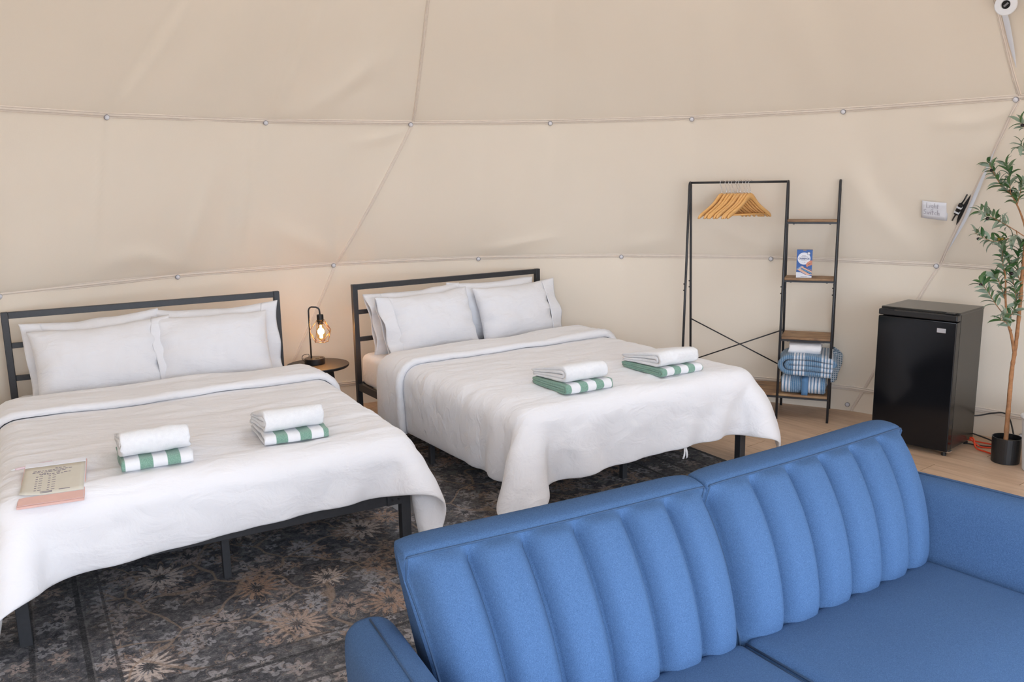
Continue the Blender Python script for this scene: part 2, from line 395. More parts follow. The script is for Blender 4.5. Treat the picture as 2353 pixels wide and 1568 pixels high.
def dome_pt(az, z, inset=0.0, detail=True):
    az = np.asarray(az, float); z = np.asarray(z, float)
    zs = np.array([r[0] for r in RING]); i = np.clip(np.searchsorted(zs, z, 'right')-1, 0, len(RING)-2)
    r = np.zeros_like(az); d = np.zeros_like(az)
    for k in range(len(RING)-1):
        m = i == k
        if not m.any(): continue
        s = (z[m]-zs[k])/(zs[k+1]-zs[k])
        r[m] = ring_r(k, az[m])*(1-s)+ring_r(k+1, az[m])*s
        # the cloth hangs inwards a little above each seam
        if k >= 1: d[m] = .026*np.power(np.clip(s, 0, 1), .42)*(1-s)*1.6*(1 if k == 1 else .8)
        else: d[m] = .012*np.sin(PI*np.clip((z[m]-.16)/.92, 0, 1))
    if detail:
        d = d+.012*vnoise(az*.12, z*1.3, 3)+.004*vnoise(az*.45, z*2.2, 8)
        # puckers at the nodes
        for k in (1, 2):
            zz, R, off, n = RING[k]; st = 360/n
            da = (np.mod(az-off+st/2, st)-st/2)*.055; dz = z-zz
            rr = np.hypot(da, dz); d = d-.010*np.exp(-(rr/.07)**2)
        d = d+crease_disp(az, z)
    r = r-d-inset; a = np.radians(az)
    return np.stack([DC[0]+r*np.sin(a), DC[1]+CSH*np.clip(z/Z1, 0, 1)+r*np.cos(a), z], -1)
FOLDS += [
 ([(-30.6, 2.72), (-31.6, 2.45), (-33.3, 2.12)], .035, .012), ([(-31.8, 2.72), (-33.0, 2.42), (-34.2, 2.12)], .03, -.010),
 ([(-46.0, 2.68), (-48.4, 2.42), (-51.6, 2.10)], .04, .011), ([(-47.5, 2.68), (-50, 2.40), (-52.4, 2.10)], .03, -.009),
 ([(-16.8, 2.80), (-20.5, 2.45), (-26.5, 2.20), (-31, 2.10)], .07, .026), ([(-18, 2.66), (-23, 2.28), (-28, 2.13)], .05, -.016),
 ([(-39, 2.75), (-41, 2.45), (-44, 2.2)], .09, .014),
 ([(-53.0, 1.98), (-53.0, 1.6), (-53.0, 1.15)], .018, .006), ([(-36.5, 2.0), (-36.6, 1.6), (-37.2, 1.15)], .02, .006), ([(-35.4, 2.0), (-35.6, 1.55), (-36.4, 1.15)], .02, -.004),
 ([(-40.6, 1.75), (-42.3, 1.35), (-43.2, 1.12)], .05, .012), ([(-38.6, 1.7), (-39.0, 1.35), (-39.5, 1.12)], .06, -.010),
 ([(-43.2, 1.12), (-47.5, 1.22), (-52, 1.2)], .06, .014),
 ([(-25.2, 1.12), (-29, 1.24), (-33, 1.35)], .07, .014), ([(-16.5, 2.02), (-20, 1.95), (-23.5, 1.92)], .035, .012),
 ([(38.0, 2.0), (38.0, 1.72), (40.2, 1.42), (44.8, 1.15)], .085, .014), ([(39.8, 1.85), (40.4, 1.62), (43.0, 1.38), (46.0, 1.22)], .08, -.008),
 ([(55.0, 1.98), (51.5, 1.93), (47.5, 1.95)], .035, .012), ([(2.0, 1.98), (.5, 1.75), (-2, 1.3)], .08, .008),
 ([(-7.0, 1.12), (-2.5, 1.17), (2, 1.22)], .04, .013), ([(53, 1.9), (49.5, 1.55), (46.8, 1.2)], .06, .020),
 ([(20, 2.1), (22, 2.4), (23, 2.8)], .12, .010), ([(38, 2.1), (34, 2.5), (33, 2.8)], .12, .012), ([(10.8, 1.12), (16, 1.2)], .05, .010), ([(28.8, 1.12), (24, 1.24), (22, 1.3)], .05, .010)]
OPEN_GORE = 2      # gore 2 (azimuth 128..200) is the clear front of the dome, behind the camera
SKYLIGHT = (0,)   # clear roof panels high above the beds
wall_root = struct('wall_back'); ceil_root = struct('ceiling')
def panel(g, z0, z1, fine, root, s0=0.0):
    nu, nv = (170, max(8, int((z1-z0)/.017))) if fine else (28, 12)
    s = np.linspace(s0, 1, nu); zz = np.linspace(z0, z1, nv)
    Sg, Z = np.meshgrid(s, zz, indexing='ij'); az = seam_az(Z)+72*(g+Sg)
    mb = MB(); mb.grid(dome_pt(az, Z, detail=fine)); o = mb.build('fabric_panel', 'canvas', root, smooth=True, fix=False)
    return o
BANDS = [(0.0, .16, wall_root), (.16, Z1, wall_root), (Z1, Z2, wall_root), (Z2, 2.95, ceil_root), (2.95, 3.56, ceil_root), (3.56, 3.84, ceil_root)]
for g in range(5):
    for (z0, z1, root) in BANDS:
        if g == OPEN_GORE and z1 < 2.1: continue
        if g in SKYLIGHT and z1 > 3.7: continue
        panel(g, z0, z1, g in (0, 4, 1) and z1 < 3, root, 0.13 if g == 3 and Z1 <= z0 < 2 else 0.0)  # unseen gap added in the left gore to let side light in
mb = MB(); mb.lathe([(.80, 3.835), (.4, 3.91), (0.0, 3.935)], (DC[0], DC[1]+CSH, 0), 30); mb.build('crown_panel', 'canvas', ceil_root, smooth=True)
# stitched seam tapes along the rings and up the gore seams
def tape(azs, zs, half, root, name='seam_tape', mat='canvas_tape', ribs=True, k=1.0):
    azs = np.array(azs, float); zs = np.array(zs, float)
    C0 = dome_pt(azs, zs); tang = np.gradient(C0, axis=0); tang /= np.linalg.norm(tang, axis=1)[:, None]+1e-9
    cen = np.array([DC[0], DC[1], .342]); nrm = cen-C0; nrm /= np.linalg.norm(nrm, axis=1)[:, None]
    side = np.cross(tang, nrm); side /= np.linalg.norm(side, axis=1)[:, None]
    prof = [(-1, -.010), (-.94, .004), (-.60, .0065), (-.48, -.002), (-.36, .0065), (.36, .0065), (.48, -.002), (.60, .0065), (.94, .004), (1, -.010)] if ribs else [(-1, -.002), (-.9, .003), (.9, .003), (1, -.002)]
    G = np.stack([C0+side*(half*a)+nrm*(h*k+.004) for a, h in prof], 1)
    mb = MB(); mb.grid(G); return mb.build(name, mat, root, smooth=True)
for zc, root in ((.165, wall_root), (Z1, wall_root), (Z2, wall_root)):
    for a0, a1 in ((-88, -16), (-16, 56), (56, 128), (-149, -88)):
        n = 220 if a1 < 57 and a0 > -89 else 40
        tape(np.linspace(a0, a1, n), np.full(n, zc), .017, root)
for k in (0, 1, 2, 4):
    zs = np.linspace(.0, Z2, 150); tape(seam_az(zs)+72*k, zs, .011, wall_root, k=.6)
    zs = np.linspace(Z2, 2.95, 60); tape(seam_az(zs)+72*k, zs, .011, ceil_root, k=.6)
# frame nodes: button-head bolts through the liner
bolt = MB(); bolt.lathe([(.0165, 0), (.0165, .004), (.0145, .0055)], seg=20); bolt_ring = bolt.mesh('bolt', 'bolt_ring', True)
b2 = MB(); b2.lathe([(.0135, .004), (.0135, .008), (.010, .0125), (.004, .0145), (0, .015)], seg=20); bolt_head = b2.mesh('bolt_head', 'bolt_metal', True)
for (k, z, az_list) in ((2, Z2, [1.9+18*i for i in range(-5, 5)]), (1, Z1, [-7.2+18*i for i in range(-5, 5)]), (0, .045, [1.9+18*i for i in range(-4, 4)])):
    for az in az_list:
        p = dome_pt(np.array([az-.35]), np.array([z-.012 if k else z]))[0]; nrm = Vector((DC[0]-p[0], DC[1]-p[1], (.342-p[2])*.6)).normalized()
        o = bpy.data.objects.new('bolt', bolt_ring); COL.objects.link(o); o.parent = wall_root
        o.location = Vector(p)+nrm*.009; o.rotation_euler = nrm.to_track_quat('Z', 'Y').to_euler()
        h = bpy.data.objects.new('bolt_head', bolt_head); COL.objects.link(h); h.parent = o
# right-hand gore seam gapes: white outer skin and a dark slit show
def leaf_strip(pts, wid, root, name, mat, inset, shift=0):
    zs = np.array([p[1] for p in pts]); az = np.array([p[0] for p in pts]); n = 24
    tt = np.linspace(0, 1, n); z = np.interp(tt, np.linspace(0, 1, len(pts)), zs); a = np.interp(tt, np.linspace(0, 1, len(pts)), az)
    wv = wid*np.sin(PI*tt)**.8
    L = dome_pt(a-np.degrees(wv/3.3), z, inset); Rr = dome_pt(a+np.degrees(wv/3.3), z, inset); Mid = dome_pt(a, z, inset+.004)
    mb = MB(); mb.grid(np.stack([L, Mid, Rr], 1)); return mb.build(name, mat, root, smooth=True)
sz = lambda z, d=0: (float(seam_az(z))+72+d, z)
leaf_strip([sz(1.16, .25), sz(1.36, .45), sz(1.6, .25), sz(1.78, .1)], .011, wall_root, 'outer_skin_strip', 'white_vinyl', .014)
leaf_strip([sz(1.33, -.1), sz(1.42, -.2), sz(1.52, -.1)], .012, wall_root, 'seam_slit', 'dark_gap', .019)
leaf_strip([sz(2.2, .6), sz(2.42, .75), sz(2.7, .6)], .018, ceil_root, 'outer_skin_strip', 'white_vinyl', .014)

# ---- floor: oak planks laid on a dark bed
fl = struct('floor', (DC[0], DC[1], 0), math.radians(-52))
mb = MB(); mb.lathe([(0, -.03), (3.62, -.03), (3.62, -.014), (0, -.014)], seg=64); mb.build('floor_bed', 'deck', fl)
plank = MB(); plank.box((0, 0, -.007), (1.216, .1765, .014)); plank_me = plank.mesh('plank', 'oak_plank')
row = 0
for j in range(-20, 21):
    yy = j*.178; xo = (j*37 % 100)/100*1.22
    for i in range(-4, 4):
        xx = i*1.22+xo
        r0 = math.hypot(max(abs(xx)-.61, 0), max(abs(yy)-.09, 0))
        if r0 > 3.5: continue
        o = bpy.data.objects.new('plank', plank_me); COL.objects.link(o); o.parent = fl; o.location = (xx, yy, 0)
# platform and ground outside, below the clear front
mb = MB(); mb.lathe([(0, -.20), (5.4, -.20), (5.4, -.05), (0, -.05)], (DC[0], DC[1], 0), 48); o = mb.build('trim_1', 'deck'); o['kind'] = 'structure'
mb = MB(); mb.box((0, 0, -.55), (60, 60, .1)); o = mb.build('ground', 'gravel'); o['kind'] = 'structure'

# ================================================================== RUG
rug_a = math.radians(30.3)
mb = MB(); mb.box((0, 0, .005), (3.90, 3.0, .009)); rug = mb.build('area_rug', 'persian_rug', bevel=.003)
rug.location = (-.581, 4.062, 0); rug.rotation_euler = (0, 0, rug_a)
tag(rug, 'large dark distressed persian-style rug with rust and grey flowers under both beds', 'rug')

# ================================================================== BEDS
BW, BL, HB, RAIL = 1.535, 2.08, .98, .304
MT = .515      # mattress top
def make_bed(name, label, loc, a):
    b = thing(name, label, 'bed', (loc[0], loc[1], 0), a)
    X = BW/2-.018
    for s in (-1, 1):
        m = MB(); m.box((s*X, 0, HB/2), (.036, .036, HB)); m.build('headboard_post', 'black_metal', b, bevel=.003)
        m = MB(); m.box((s*X, -BL/2, RAIL-.026), (.028, BL-.04, .052)); m.build('side_rail', 'black_metal', b, bevel=.002)
        m = MB(); m.box((s*X, -BL+.02, RAIL/2+.003), (.044, .044, RAIL+.006)); m.build('leg', 'black_metal', b, bevel=.003)
        m = MB(); m.box((s*X, -BL/2, RAIL/2-.02), (.030, .030, RAIL-.05)); m.build('leg', 'black_metal', b, bevel=.002)
        m = MB(); m.box((s*(X-.05), -BL+.019, RAIL-.026), (.075, .047, .050)); br = m.build('corner_bracket', 'black_metal', b, bevel=.002)
        for k in (0, 1): 
            m = MB(); m.tube([(s*(X-.035-.03*k), -BL-.003, RAIL-.026), (s*(X-.035-.03*k), -BL-.0085, RAIL-.026)], .0055, 10); m.build('bolt', 'black_plastic', br)
    m = MB(); m.box((0, 0, HB-.019), (BW-.072, .030, .036)); m.build('top_rail', 'black_metal', b, bevel=.002)
    for z in (.79, .603): m = MB(); m.box((0, 0, z), (BW-.072, .022, .030)); m.build('crossbar', 'black_metal', b, bevel=.002)
    m = MB(); m.box((0, 0, RAIL-.026), (BW-.072, .03, .052)); m.build('head_rail', 'black_metal', b, bevel=.002)
    m = MB(); m.box((0, -BL+.02, RAIL-.026), (BW-.09, .03, .052)); m.build('foot_rail', 'black_metal', b, bevel=.002)
    m = MB(); m.box((0, -BL/2, RAIL-.03), (.03, BL-.07, .03)); m.build('centre_beam', 'black_metal', b)
    for f in (.909, .5, .1): m = MB(); m.box((0, -BL*f, (RAIL-.045)/2), (.032, .032, RAIL-.045)); m.build('leg', 'black_metal', b, bevel=.002)
    for i in range(9): m = MB(); m.box((0, -.12-i*.228, RAIL-.012), (BW-.07, .03, .012)); m.build('slat', 'black_metal', b)
    return b
A_LOC, A_ANG = (-2.155, 5.034), .511
B_LOC, B_ANG = (-.428, 6.104), .579
bedA = make_bed('bed_frame', 'black metal bed frame with slatted headboard, nearest the left edge', A_LOC, A_ANG)
bedB = make_bed('bed_frame', 'black metal bed frame with slatted headboard, beside the clothes rack', B_LOC, B_ANG)
def rounded_slab(hx, hy, z0, z1, r, n=5):
    prof = [(0, 0)]
    ring = []
    def rr(inset):
        q = []; rc = max(r*1.6-inset, .01); X, Y = hx-inset, hy-inset
        for cx, cy, a in ((X-rc, Y-rc, 0), (-X+rc, Y-rc, PI/2), (-X+rc, -Y+rc, PI), (X-rc, -Y+rc, 1.5*PI)):
            for k in range(n+1): q.append((cx+rc*math.cos(a+PI/2*k/n), cy+rc*math.sin(a+PI/2*k/n)))
        return q
    lev = []
    for k in range(n+1):
        a = -PI/2+PI/2*k/n; lev.append((r-r*math.cos(a), z0+r+r*math.sin(a)))
    for k in range(n+1):
        a = PI/2*k/n; lev.append((r-r*math.cos(a), z1-r+r*math.sin(a)))
    rings = [[(x, y, z) for x, y in rr(i)] for i, z in lev]
    mb = MB(); N = len(rings[0]); mb.grid(np.array(rings), closed_v=True)
    mb.f.append(tuple(reversed(range(N)))); mb.f.append(tuple(range((len(rings)-1)*N, len(rings)*N)))
    return mb
def to_world(loc, a, x, y, z=0):
    return (loc[0]+x*math.cos(a)-y*math.sin(a), loc[1]+x*math.sin(a)+y*math.cos(a), z)
def mattress(loc, a, label):
    m = rounded_slab(.755, 1.005, RAIL-.006+.0, MT, .045)
    o = m.build('mattress', 'sheet_white', smooth=True); o.location = to_world(loc, a, 0, -1.04); o.rotation_euler = (0, 0, a)
    return tag(o, label, 'mattress')
mattress(A_LOC, A_ANG, 'mattress in white sheet on the bed nearest the left edge')
mattress(B_LOC, B_ANG, 'mattress in white fitted sheet showing at head of the bed beside the clothes rack')

# ---- duvets: numpy cloth draped over the mattress
def drape(x0, x1, y0, y1, rot, nx, ny, seed, thick=.030, steps=230, skew=0.0):
    gx = np.linspace(x0, x1, nx); gy = np.linspace(y0, y1, ny); X, Y = np.meshgrid(gx, gy, indexing='ij')
    cx, cy = 0, y0; c, s = math.cos(rot), math.sin(rot)
    Xr = (X-cx)*c-(Y-cy)*s+cx; Yr = (X-cx)*s+(Y-cy)*c+cy
    Yr = Yr-skew*np.clip(-X/.75, 0, 1.5)**1.5*np.clip((Y-y0)/(y1-y0), 0, 1)
    P = np.stack([Xr, Yr, np.full_like(X, MT+thick+.004)+.012*vnoise(X*4, Y*4, seed)], -1)
    Q = P.copy(); dx = abs(gx[1]-gx[0]); dy = abs(gy[1]-gy[0]); dd = math.hypot(dx, dy)
    bc = np.array([0, -1.04, (RAIL-.06+MT)/2]); bh = np.array([.768, 1.045, (MT-RAIL+.06)/2]); rad = .05
    pairs = []
    def addp(sa, sb, L, k):
        pairs.append((sa, sb, L, k))
    for p in (0, 1):
        addp((slice(p, nx-1, 2), slice(None)), (slice(p+1, nx, 2), slice(None)), dx, 1.0)
        addp((slice(None), slice(p, ny-1, 2)), (slice(None), slice(p+1, ny, 2)), dy, 1.0)
        addp((slice(p, nx-1, 2), slice(0, ny-1)), (slice(p+1, nx, 2), slice(1, ny)), dd, .35)
        addp((slice(p+1, nx, 2), slice(0, ny-1)), (slice(p, nx-1, 2), slice(1, ny)), dd, .35)
    for st in (2, 5):
        for p in range(0, 2*st, st):
            for off in range(st):
                pass
        for p in range(st):
            for h in (0, 1):
                i0 = np.arange(p+h*st, nx-st, 2*st); j0 = np.arange(p+h*st, ny-st, 2*st)
                addp((i0, slice(None)), (i0+st, slice(None)), st*dx, .06 if st == 2 else .02)
                addp((slice(None), j0), (slice(None), j0+st), st*dy, .06 if st == 2 else .02)
    dt = 1/60
    for it in range(steps):
        V = (P-Q)*(.975 if it < steps*.6 else .93); Q = P.copy(); P = P+V; P[..., 2] -= 9.8*dt*dt*.08
        for _ in range(9):
            for sa, sb, L, k in pairs:
                D = P[sb]-P[sa]; l = np.sqrt((D*D).sum(-1, keepdims=True))+1e-9
                if k < .3: f = k*np.minimum(l-L, 0)/l*.5     # bending resists folding only
                else: f = k*(l-L)/l*.5
                P[sa] += D*f; P[sb] -= D*f
        q = P-bc; e = np.abs(q)-(bh-rad); o_ = np.maximum(e, 0); ln = np.sqrt((o_*o_).sum(-1)); inn = np.minimum(e.max(-1), 0)
        sd = ln+inn-rad; hit = sd < thick
        nrm = np.where(ln[..., None] > 1e-6, o_/(ln[..., None]+1e-9)*np.sign(q), 0)
        ins = ln <= 1e-6; nrm[ins] = (0, 0, 1)
        push = np.where(hit, thick-sd, 0)[..., None]*nrm
        P = P+push
        dv = P-Q; tn = dv-(dv*nrm).sum(-1, keepdims=True)*nrm
        P = np.where(hit[..., None], P-tn*.55, P)
        low = P[..., 2] < .035; P[..., 2] = np.maximum(P[..., 2], .035); P[low] = P[low]*.5+np.where(low[..., None], Q, P)[low]*.5; P[..., 2] = np.maximum(P[..., 2], .035)
    return P
def normals(P):
    a = np.gradient(P, axis=0); b = np.gradient(P, axis=1); n = np.cross(a, b); n /= np.linalg.norm(n, axis=-1, keepdims=True)+1e-9
    if n[n.shape[0]//2, n.shape[1]//3, 2] < 0: n = -n
    return n
def duvet(loc, a, label, ext, rot, seed, fold_rows, skew, puff, wr):
    P = drape(*ext, rot, 92, 92, seed, skew=skew); n = normals(P); nx, ny = P.shape[:2]
    I, J = np.meshgrid(np.linspace(0, 1, nx), np.linspace(0, 1, ny), indexing='ij')
    # soft cross creases and filling puffs
    edge = np.clip(np.minimum(np.minimum(I, 1-I), np.minimum(J, 1-J))/.10, 0, 1)
    puffs = (vnoise(I*5, J*6, seed)+.6*vnoise(I*9, J*22, seed+2)*wr+.35*vnoise(I*20, J*40, seed+4)*wr)*puff
    hang = np.clip((MT+.01-P[..., 2])/.10, 0, 1); flat = 1-hang
    rid = lambda q: (.5-np.abs(q))*2          # sharp little ridges
    cre = flat*(.006*rid(vnoise(I*4+J*2, J*30-I*3, seed+20))**2+.004*rid(vnoise(I*7, J*44+I*5, seed+21))**2)
    cre = cre+hang*(.007*rid(vnoise(I*26+J*9, J*26-I*9, seed+22))**2+.005*vnoise(I*40, J*40, seed+23))
    H = .018*np.sqrt(edge)+.006+puffs*edge+cre*wr*edge
    top = P+n*H[..., None]; bot = P-n*(.012*np.sqrt(edge)+.004)[..., None]
    m = MB(); m.grid(top); m.grid(bot[::-1])
    k = nx*ny; ring = [(i, 0) for i in range(nx)]+[(nx-1, j) for j in range(1, ny)]+[(i, ny-1) for i in range(nx-2, -1, -1)]+[(0, j) for j in range(ny-2, 0, -1)]
    for (i, j), (p, q) in zip(ring, ring[1:]+ring[:1]):
        m.f.append((i*ny+j, p*ny+q, k+(nx-1-p)*ny+q, k+(nx-1-i)*ny+j))
    root = thing('duvet', label, 'duvet', (loc[0], loc[1], 0), a)
    d = m.build('duvet_cover', 'duvet_white', root, smooth=True, sub=1)
    # turned-back strip at the head
    r = fold_rows; up_ = [];
    tt = np.linspace(0, 1, r)
    lift = .050*(1-.25*tt); lift[-1] = .028; lift[-2] = .044
    F1 = top[:, :r]+n[:, :r]*(lift[None, :, None]*(1+.5*vnoise(I[:, :r]*7, J[:, :r]*12, seed+9)[..., None]))
    F0 = top[:, :r]+n[:, :r]*.004
    hd = top[:, 0]-top[:, 1]; hd /= np.linalg.norm(hd, axis=-1, keepdims=True)
    roll = [(F0[:, 0]+(F1[:, 0]-F0[:, 0])*(.5-.5*math.cos(q))+hd*.03*math.sin(q)) for q in np.linspace(0, PI, 7)]
    loop = np.concatenate([F0[:, ::-1], np.stack(roll[1:-1], 1), F1], 1)
    m = MB(); m.grid(loop, closed_v=True); N = loop.shape[1]
    m.f.append(tuple(range(N))); m.f.append(tuple((nx-1)*N+i for i in reversed(range(N))))
    m.build('turned_back_edge', 'duvet_white', d, smooth=True)
    return root, P
duvA, PA = duvet(A_LOC, A_ANG, 'puffy white duvet on the bed with the notepad', (-1.20, 1.15, -.50, -2.29), 0.0, 11, 20, .27, .022, .9)
duvB, PB = duvet(B_LOC, B_ANG, 'white duvet on the bed beside the clothes rack', (-1.13, 1.09, -.50, -2.40), 0.0, 23, 17, .06, .012, 1.0)
# small cloth tie hanging below the foot hem
def tie(root, P, i):
    ny = P.shape[1]; p = P[i, ny-1]
    for s in (-1, 1):
        m = MB(); m.grid(np.array([[(p[0]+s*.004+s*.010*t+w_*.006, p[1]+.01-.006*math.sin(3*t), p[2]-.002-.062*t+w_*.002*s) for w_ in (-1, 1)] for t in np.linspace(0, 1, 5)]))
        o = m.build('cloth_tie', 'duvet_white', root, smooth=True); k = o.modifiers.new('s', 'SOLIDIFY'); k.thickness = .0015
tie(duvB, PB, 56)

# ---- pillows
def pillow_mesh(w_, h_, T, seed, flange, side):
    nu, nv = 44, 34
    s = np.linspace(-1, 1, nu); tq = np.linspace(-1, 1, nv); Sg, Tg = np.meshgrid(s, tq, indexing='ij')
    L = []
    for sg in (1, -1):
        x = Sg*w_/2*(1-.055*(1-Tg**2)*Sg**2); y = Tg*h_/2*(1-.075*(1-Sg**2)*Tg**2)
        b = np.power(np.clip(1-np.abs(Sg)**3.2, 0, 1), .62)*np.power(np.clip(1-np.abs(Tg)**2.6, 0, 1), .62)
        z = sg*(T*b+.003)
        wr = vnoise(Sg*4+seed, Tg*3, seed)*.018+vnoise(Sg*9+seed, Tg*5+2, seed+3)*.008
        edge = np.exp(-((1-np.abs(Sg))/.22)**2)
        z = z+sg*b**.5*wr+sg*edge*b*.02*np.sin(Tg*13+seed)
        y = y+.012*vnoise(Sg*3, Tg*0+seed, seed+5)
        L.append(np.stack([x, y, z], -1))
    m = MB(); a, bb = L; n = nu*nv; m.grid(a); m.grid(bb[::-1])
    ring = [(i, 0) for i in range(nu)]+[(nu-1, j) for j in range(1, nv)]+[(i, nv-1) for i in range(nu-2, -1, -1)]+[(0, j) for j in range(nv-2, 0, -1)]
    for (i, j), (p, q) in zip(ring, ring[1:]+ring[:1]): m.f.append((i*nv+j, p*nv+q, n+(nu-1-p)*nv+q, n+(nu-1-i)*nv+j))
    # loose open hem at one end
    fm = None
    if flange:
        fm = MB(); nf = 10
        for sg in (1, -1):
            G = []
            for k in range(nf):
                q = k/(nf-1); row = []
                for tv in tq:
                    xx = side*(w_/2*(1-.055*(1-tv*tv))*(1-.10*(1-q))+flange*q*1.0+.006*math.sin(tv*4+seed))
                    prof0 = (T*(1-.9**3.2)**.62*max(0, 1-abs(tv)**2.6)**.62+.006)
                    zz = sg*(prof0*(1-q)+(.016+.010*math.sin(tv*7+seed*2))*q*(1-tv**4)+.002)+.018*q*math.sin(tv*6+seed)
                    yy = tv*h_/2*(1-.075*(1-.81))*(1+.05*q)
                    row.append((xx, yy, zz))
                G.append(row)
            fm.grid(np.array(G) if sg > 0 else np.array(G)[::-1])
    return m, fm
def pillow(loc, a, label, x, y, z, lean, yaw, roll, w_, h_, T, seed, flange, side):
    root = thing('pillow', label, 'pillow', to_world(loc, a, x, y, z), 0, 'pillows against the headboards')
    R = Matrix.Rotation(a+yaw, 4, 'Z') @ Matrix.Rotation(math.radians(90-lean), 4, 'X') @ Matrix.Rotation(roll, 4, 'Z')
    root.rotation_euler = R.to_euler()
    m, fm = pillow_mesh(w_, h_, T, seed, flange, side)
    # base of the pillow at the origin of the thing
    for mm in (m, fm):
        if mm: mm.v = [(p[0], p[1]+h_*.47, p[2]) for p in mm.v]
    m.build('pillowcase', 'pillow_white', root, smooth=True)
    if fm:
        o = fm.build('open_hem', 'pillow_white', root, smooth=True); k = o.modifiers.new('s', 'SOLIDIFY'); k.thickness = .003
    return root
PZ = MT+.005
pillow(A_LOC, A_ANG, 'rear pillow at the left headboard post, on the bed with the notepad', -.27, -.15, PZ, 13, .02, .05, .66, .43, .08, 1, .07, -1)
pillow(A_LOC, A_ANG, 'rear pillow nearest the lamp, on the bed with the notepad', .33, -.15, PZ, 13, -.03, -.01, .66, .43, .08, 2, .07, 1)
pillow(A_LOC, A_ANG, 'front left pillow on the bed with the notepad', -.305, -.34, PZ, 24, .03, .03, .66, .42, .10, 3, .07, 1)
pillow(A_LOC, A_ANG, 'front right pillow on the bed with the notepad', .30, -.33, PZ, 24, -.02, -.02, .66, .43, .10, 4, 0, 1)
pillow(B_LOC, B_ANG, 'rear pillow nearest the lamp, on the bed beside the clothes rack', -.28, -.15, PZ, 13, .02, .04, .66, .43, .08, 5, .08, -1)
pillow(B_LOC, B_ANG, 'rear pillow at the far post, on the bed beside the clothes rack', .32, -.15, PZ, 13, -.02, .0, .68, .44, .08, 6, .05, -1)
pillow(B_LOC, B_ANG, 'front left pillow on the bed beside the clothes rack', -.29, -.33, PZ, 22, .03, .03, .66, .43, .10, 7, .06, -1)
pillow(B_LOC, B_ANG, 'front right pillow on the bed beside the clothes rack', .385, -.32, PZ, 22, -.02, .01, .62, .43, .10, 8, .08, 1)

# ---- folded towels
def folded(w_, d_, H, th, seed, turns=2, nx=30, jag=.006, wedge=0.0, rnd=0.0):
    """a cloth folded so that a big rounded edge faces -y; cross-section swept along x. Returns verts grid"""
    path = []
    z0, z1 = th/2, H-th/2
    ri = (H-3*th)/2; ri = max(ri, th*.55)
    zi0, zi1 = z0+th*1.02, z1-th*1.02
    yb, yf = d_/2, -d_/2+H/2
    if turns == 2 and zi1-zi0 > th*.9:
        yfi = yf+.004
        path += [(yb-.004, zi0), (0, zi0), (yfi, zi0)]
        rc = (zi1-zi0)/2; path += arc((yfi, (zi0+zi1)/2), rc, -PI/2, -3*PI/2, 6, lambda a, b: (a, b))[1:]
        path += [(0, zi1), (yb-.012, zi1)]
        path += arc((yb-.012, (zi1+z1)/2), (z1-zi1)/2, -PI/2, PI/2, 4, lambda a, b: (a, b))[1:]
        path += [(0, z1), (yf, z1)]
    else:
        path += [(yb, z1), (0, z1), (yf, z1)]
    path += arc((yf, (z0+z1)/2), (z1-z0)/2, PI/2, 3*PI/2, 8, lambda a, b: (a, b))[1:]
    path += [(0, z0), (yb-.006, z0)]
    # densify
    pts = []
    for (a, b), (c, d) in zip(path[:-1], path[1:]):
        n = max(1, int(math.hypot(c-a, d-b)/.02)); pts += [(a+(c-a)*k/n, b+(d-b)*k/n) for k in range(n)]
    pts.append(path[-1]); pts = np.array(pts); tg = np.gradient(pts, axis=0); tg /= np.linalg.norm(tg, axis=1)[:, None]+1e-9
    nr = np.stack([-tg[:, 1], tg[:, 0]], 1)
    full = np.concatenate([pts+nr*th*.47, (pts-nr*th*.47)[::-1]], 0)
    xs = np.linspace(-w_/2, w_/2, nx); G = []
    if rnd:      # rounded cloth edges at both ends
        ar = np.linspace(0, PI/2, 7)[:-1]; xs = np.concatenate([-w_/2+rnd*(1-np.sin(PI/2-ar[::-1])[::-1]), np.linspace(-w_/2+rnd, w_/2-rnd, nx-12), (w_/2-rnd*(1-np.sin(PI/2-ar[::-1])[::-1]))[::-1]])
        xs = np.sort(xs); nx = len(xs)
    for i, xv in enumerate(xs):
        e = min(i, nx-1-i); out = full
        if rnd:
            de = min(xv+w_/2, w_/2-xv); ff = math.sqrt(max(0.0, 1-(1-min(1, de/rnd))**2))*.94+.06
            out = np.concatenate([pts+nr*th*.47*ff, (pts-nr*th*.47*ff)[::-1]], 0)
        sc_ = 1-.06*math.exp(-e/1.2)
        yy = out[:, 0]*1; zz = out[:, 1]
        dy = jag*vnoise(np.full(len(out), xv*14.0), out[:, 1]*30, seed)+jag*.5*vnoise(np.full(len(out), xv*40.0), out[:, 1]*60, seed+1)
        dz = .35*jag*vnoise(np.full(len(out), xv*18.0), out[:, 0]*14, seed+2)*(out[:, 1]/H)*2
        dx = (jag*1.2*vnoise(out[:, 0]*16, out[:, 1]*55+seed, seed+3))*(1 if e < 2 else 0)
        wedge_ = 1-wedge*np.clip((yy+d_*.3)/(d_*.8), 0, 1)
        G.append(np.stack([xv+dx, yy+dy, (zz*sc_+(1-sc_)*H*.5+dz)*wedge_], 1))
    m = MB(); m.grid(np.array(G), closed_v=True); N = len(full); h = N//2
    for b in (0, nx-1):
        for k in range(h-1): m.f.append((b*N+k, b*N+k+1, b*N+N-2-k, b*N+N-1-k))
    return m
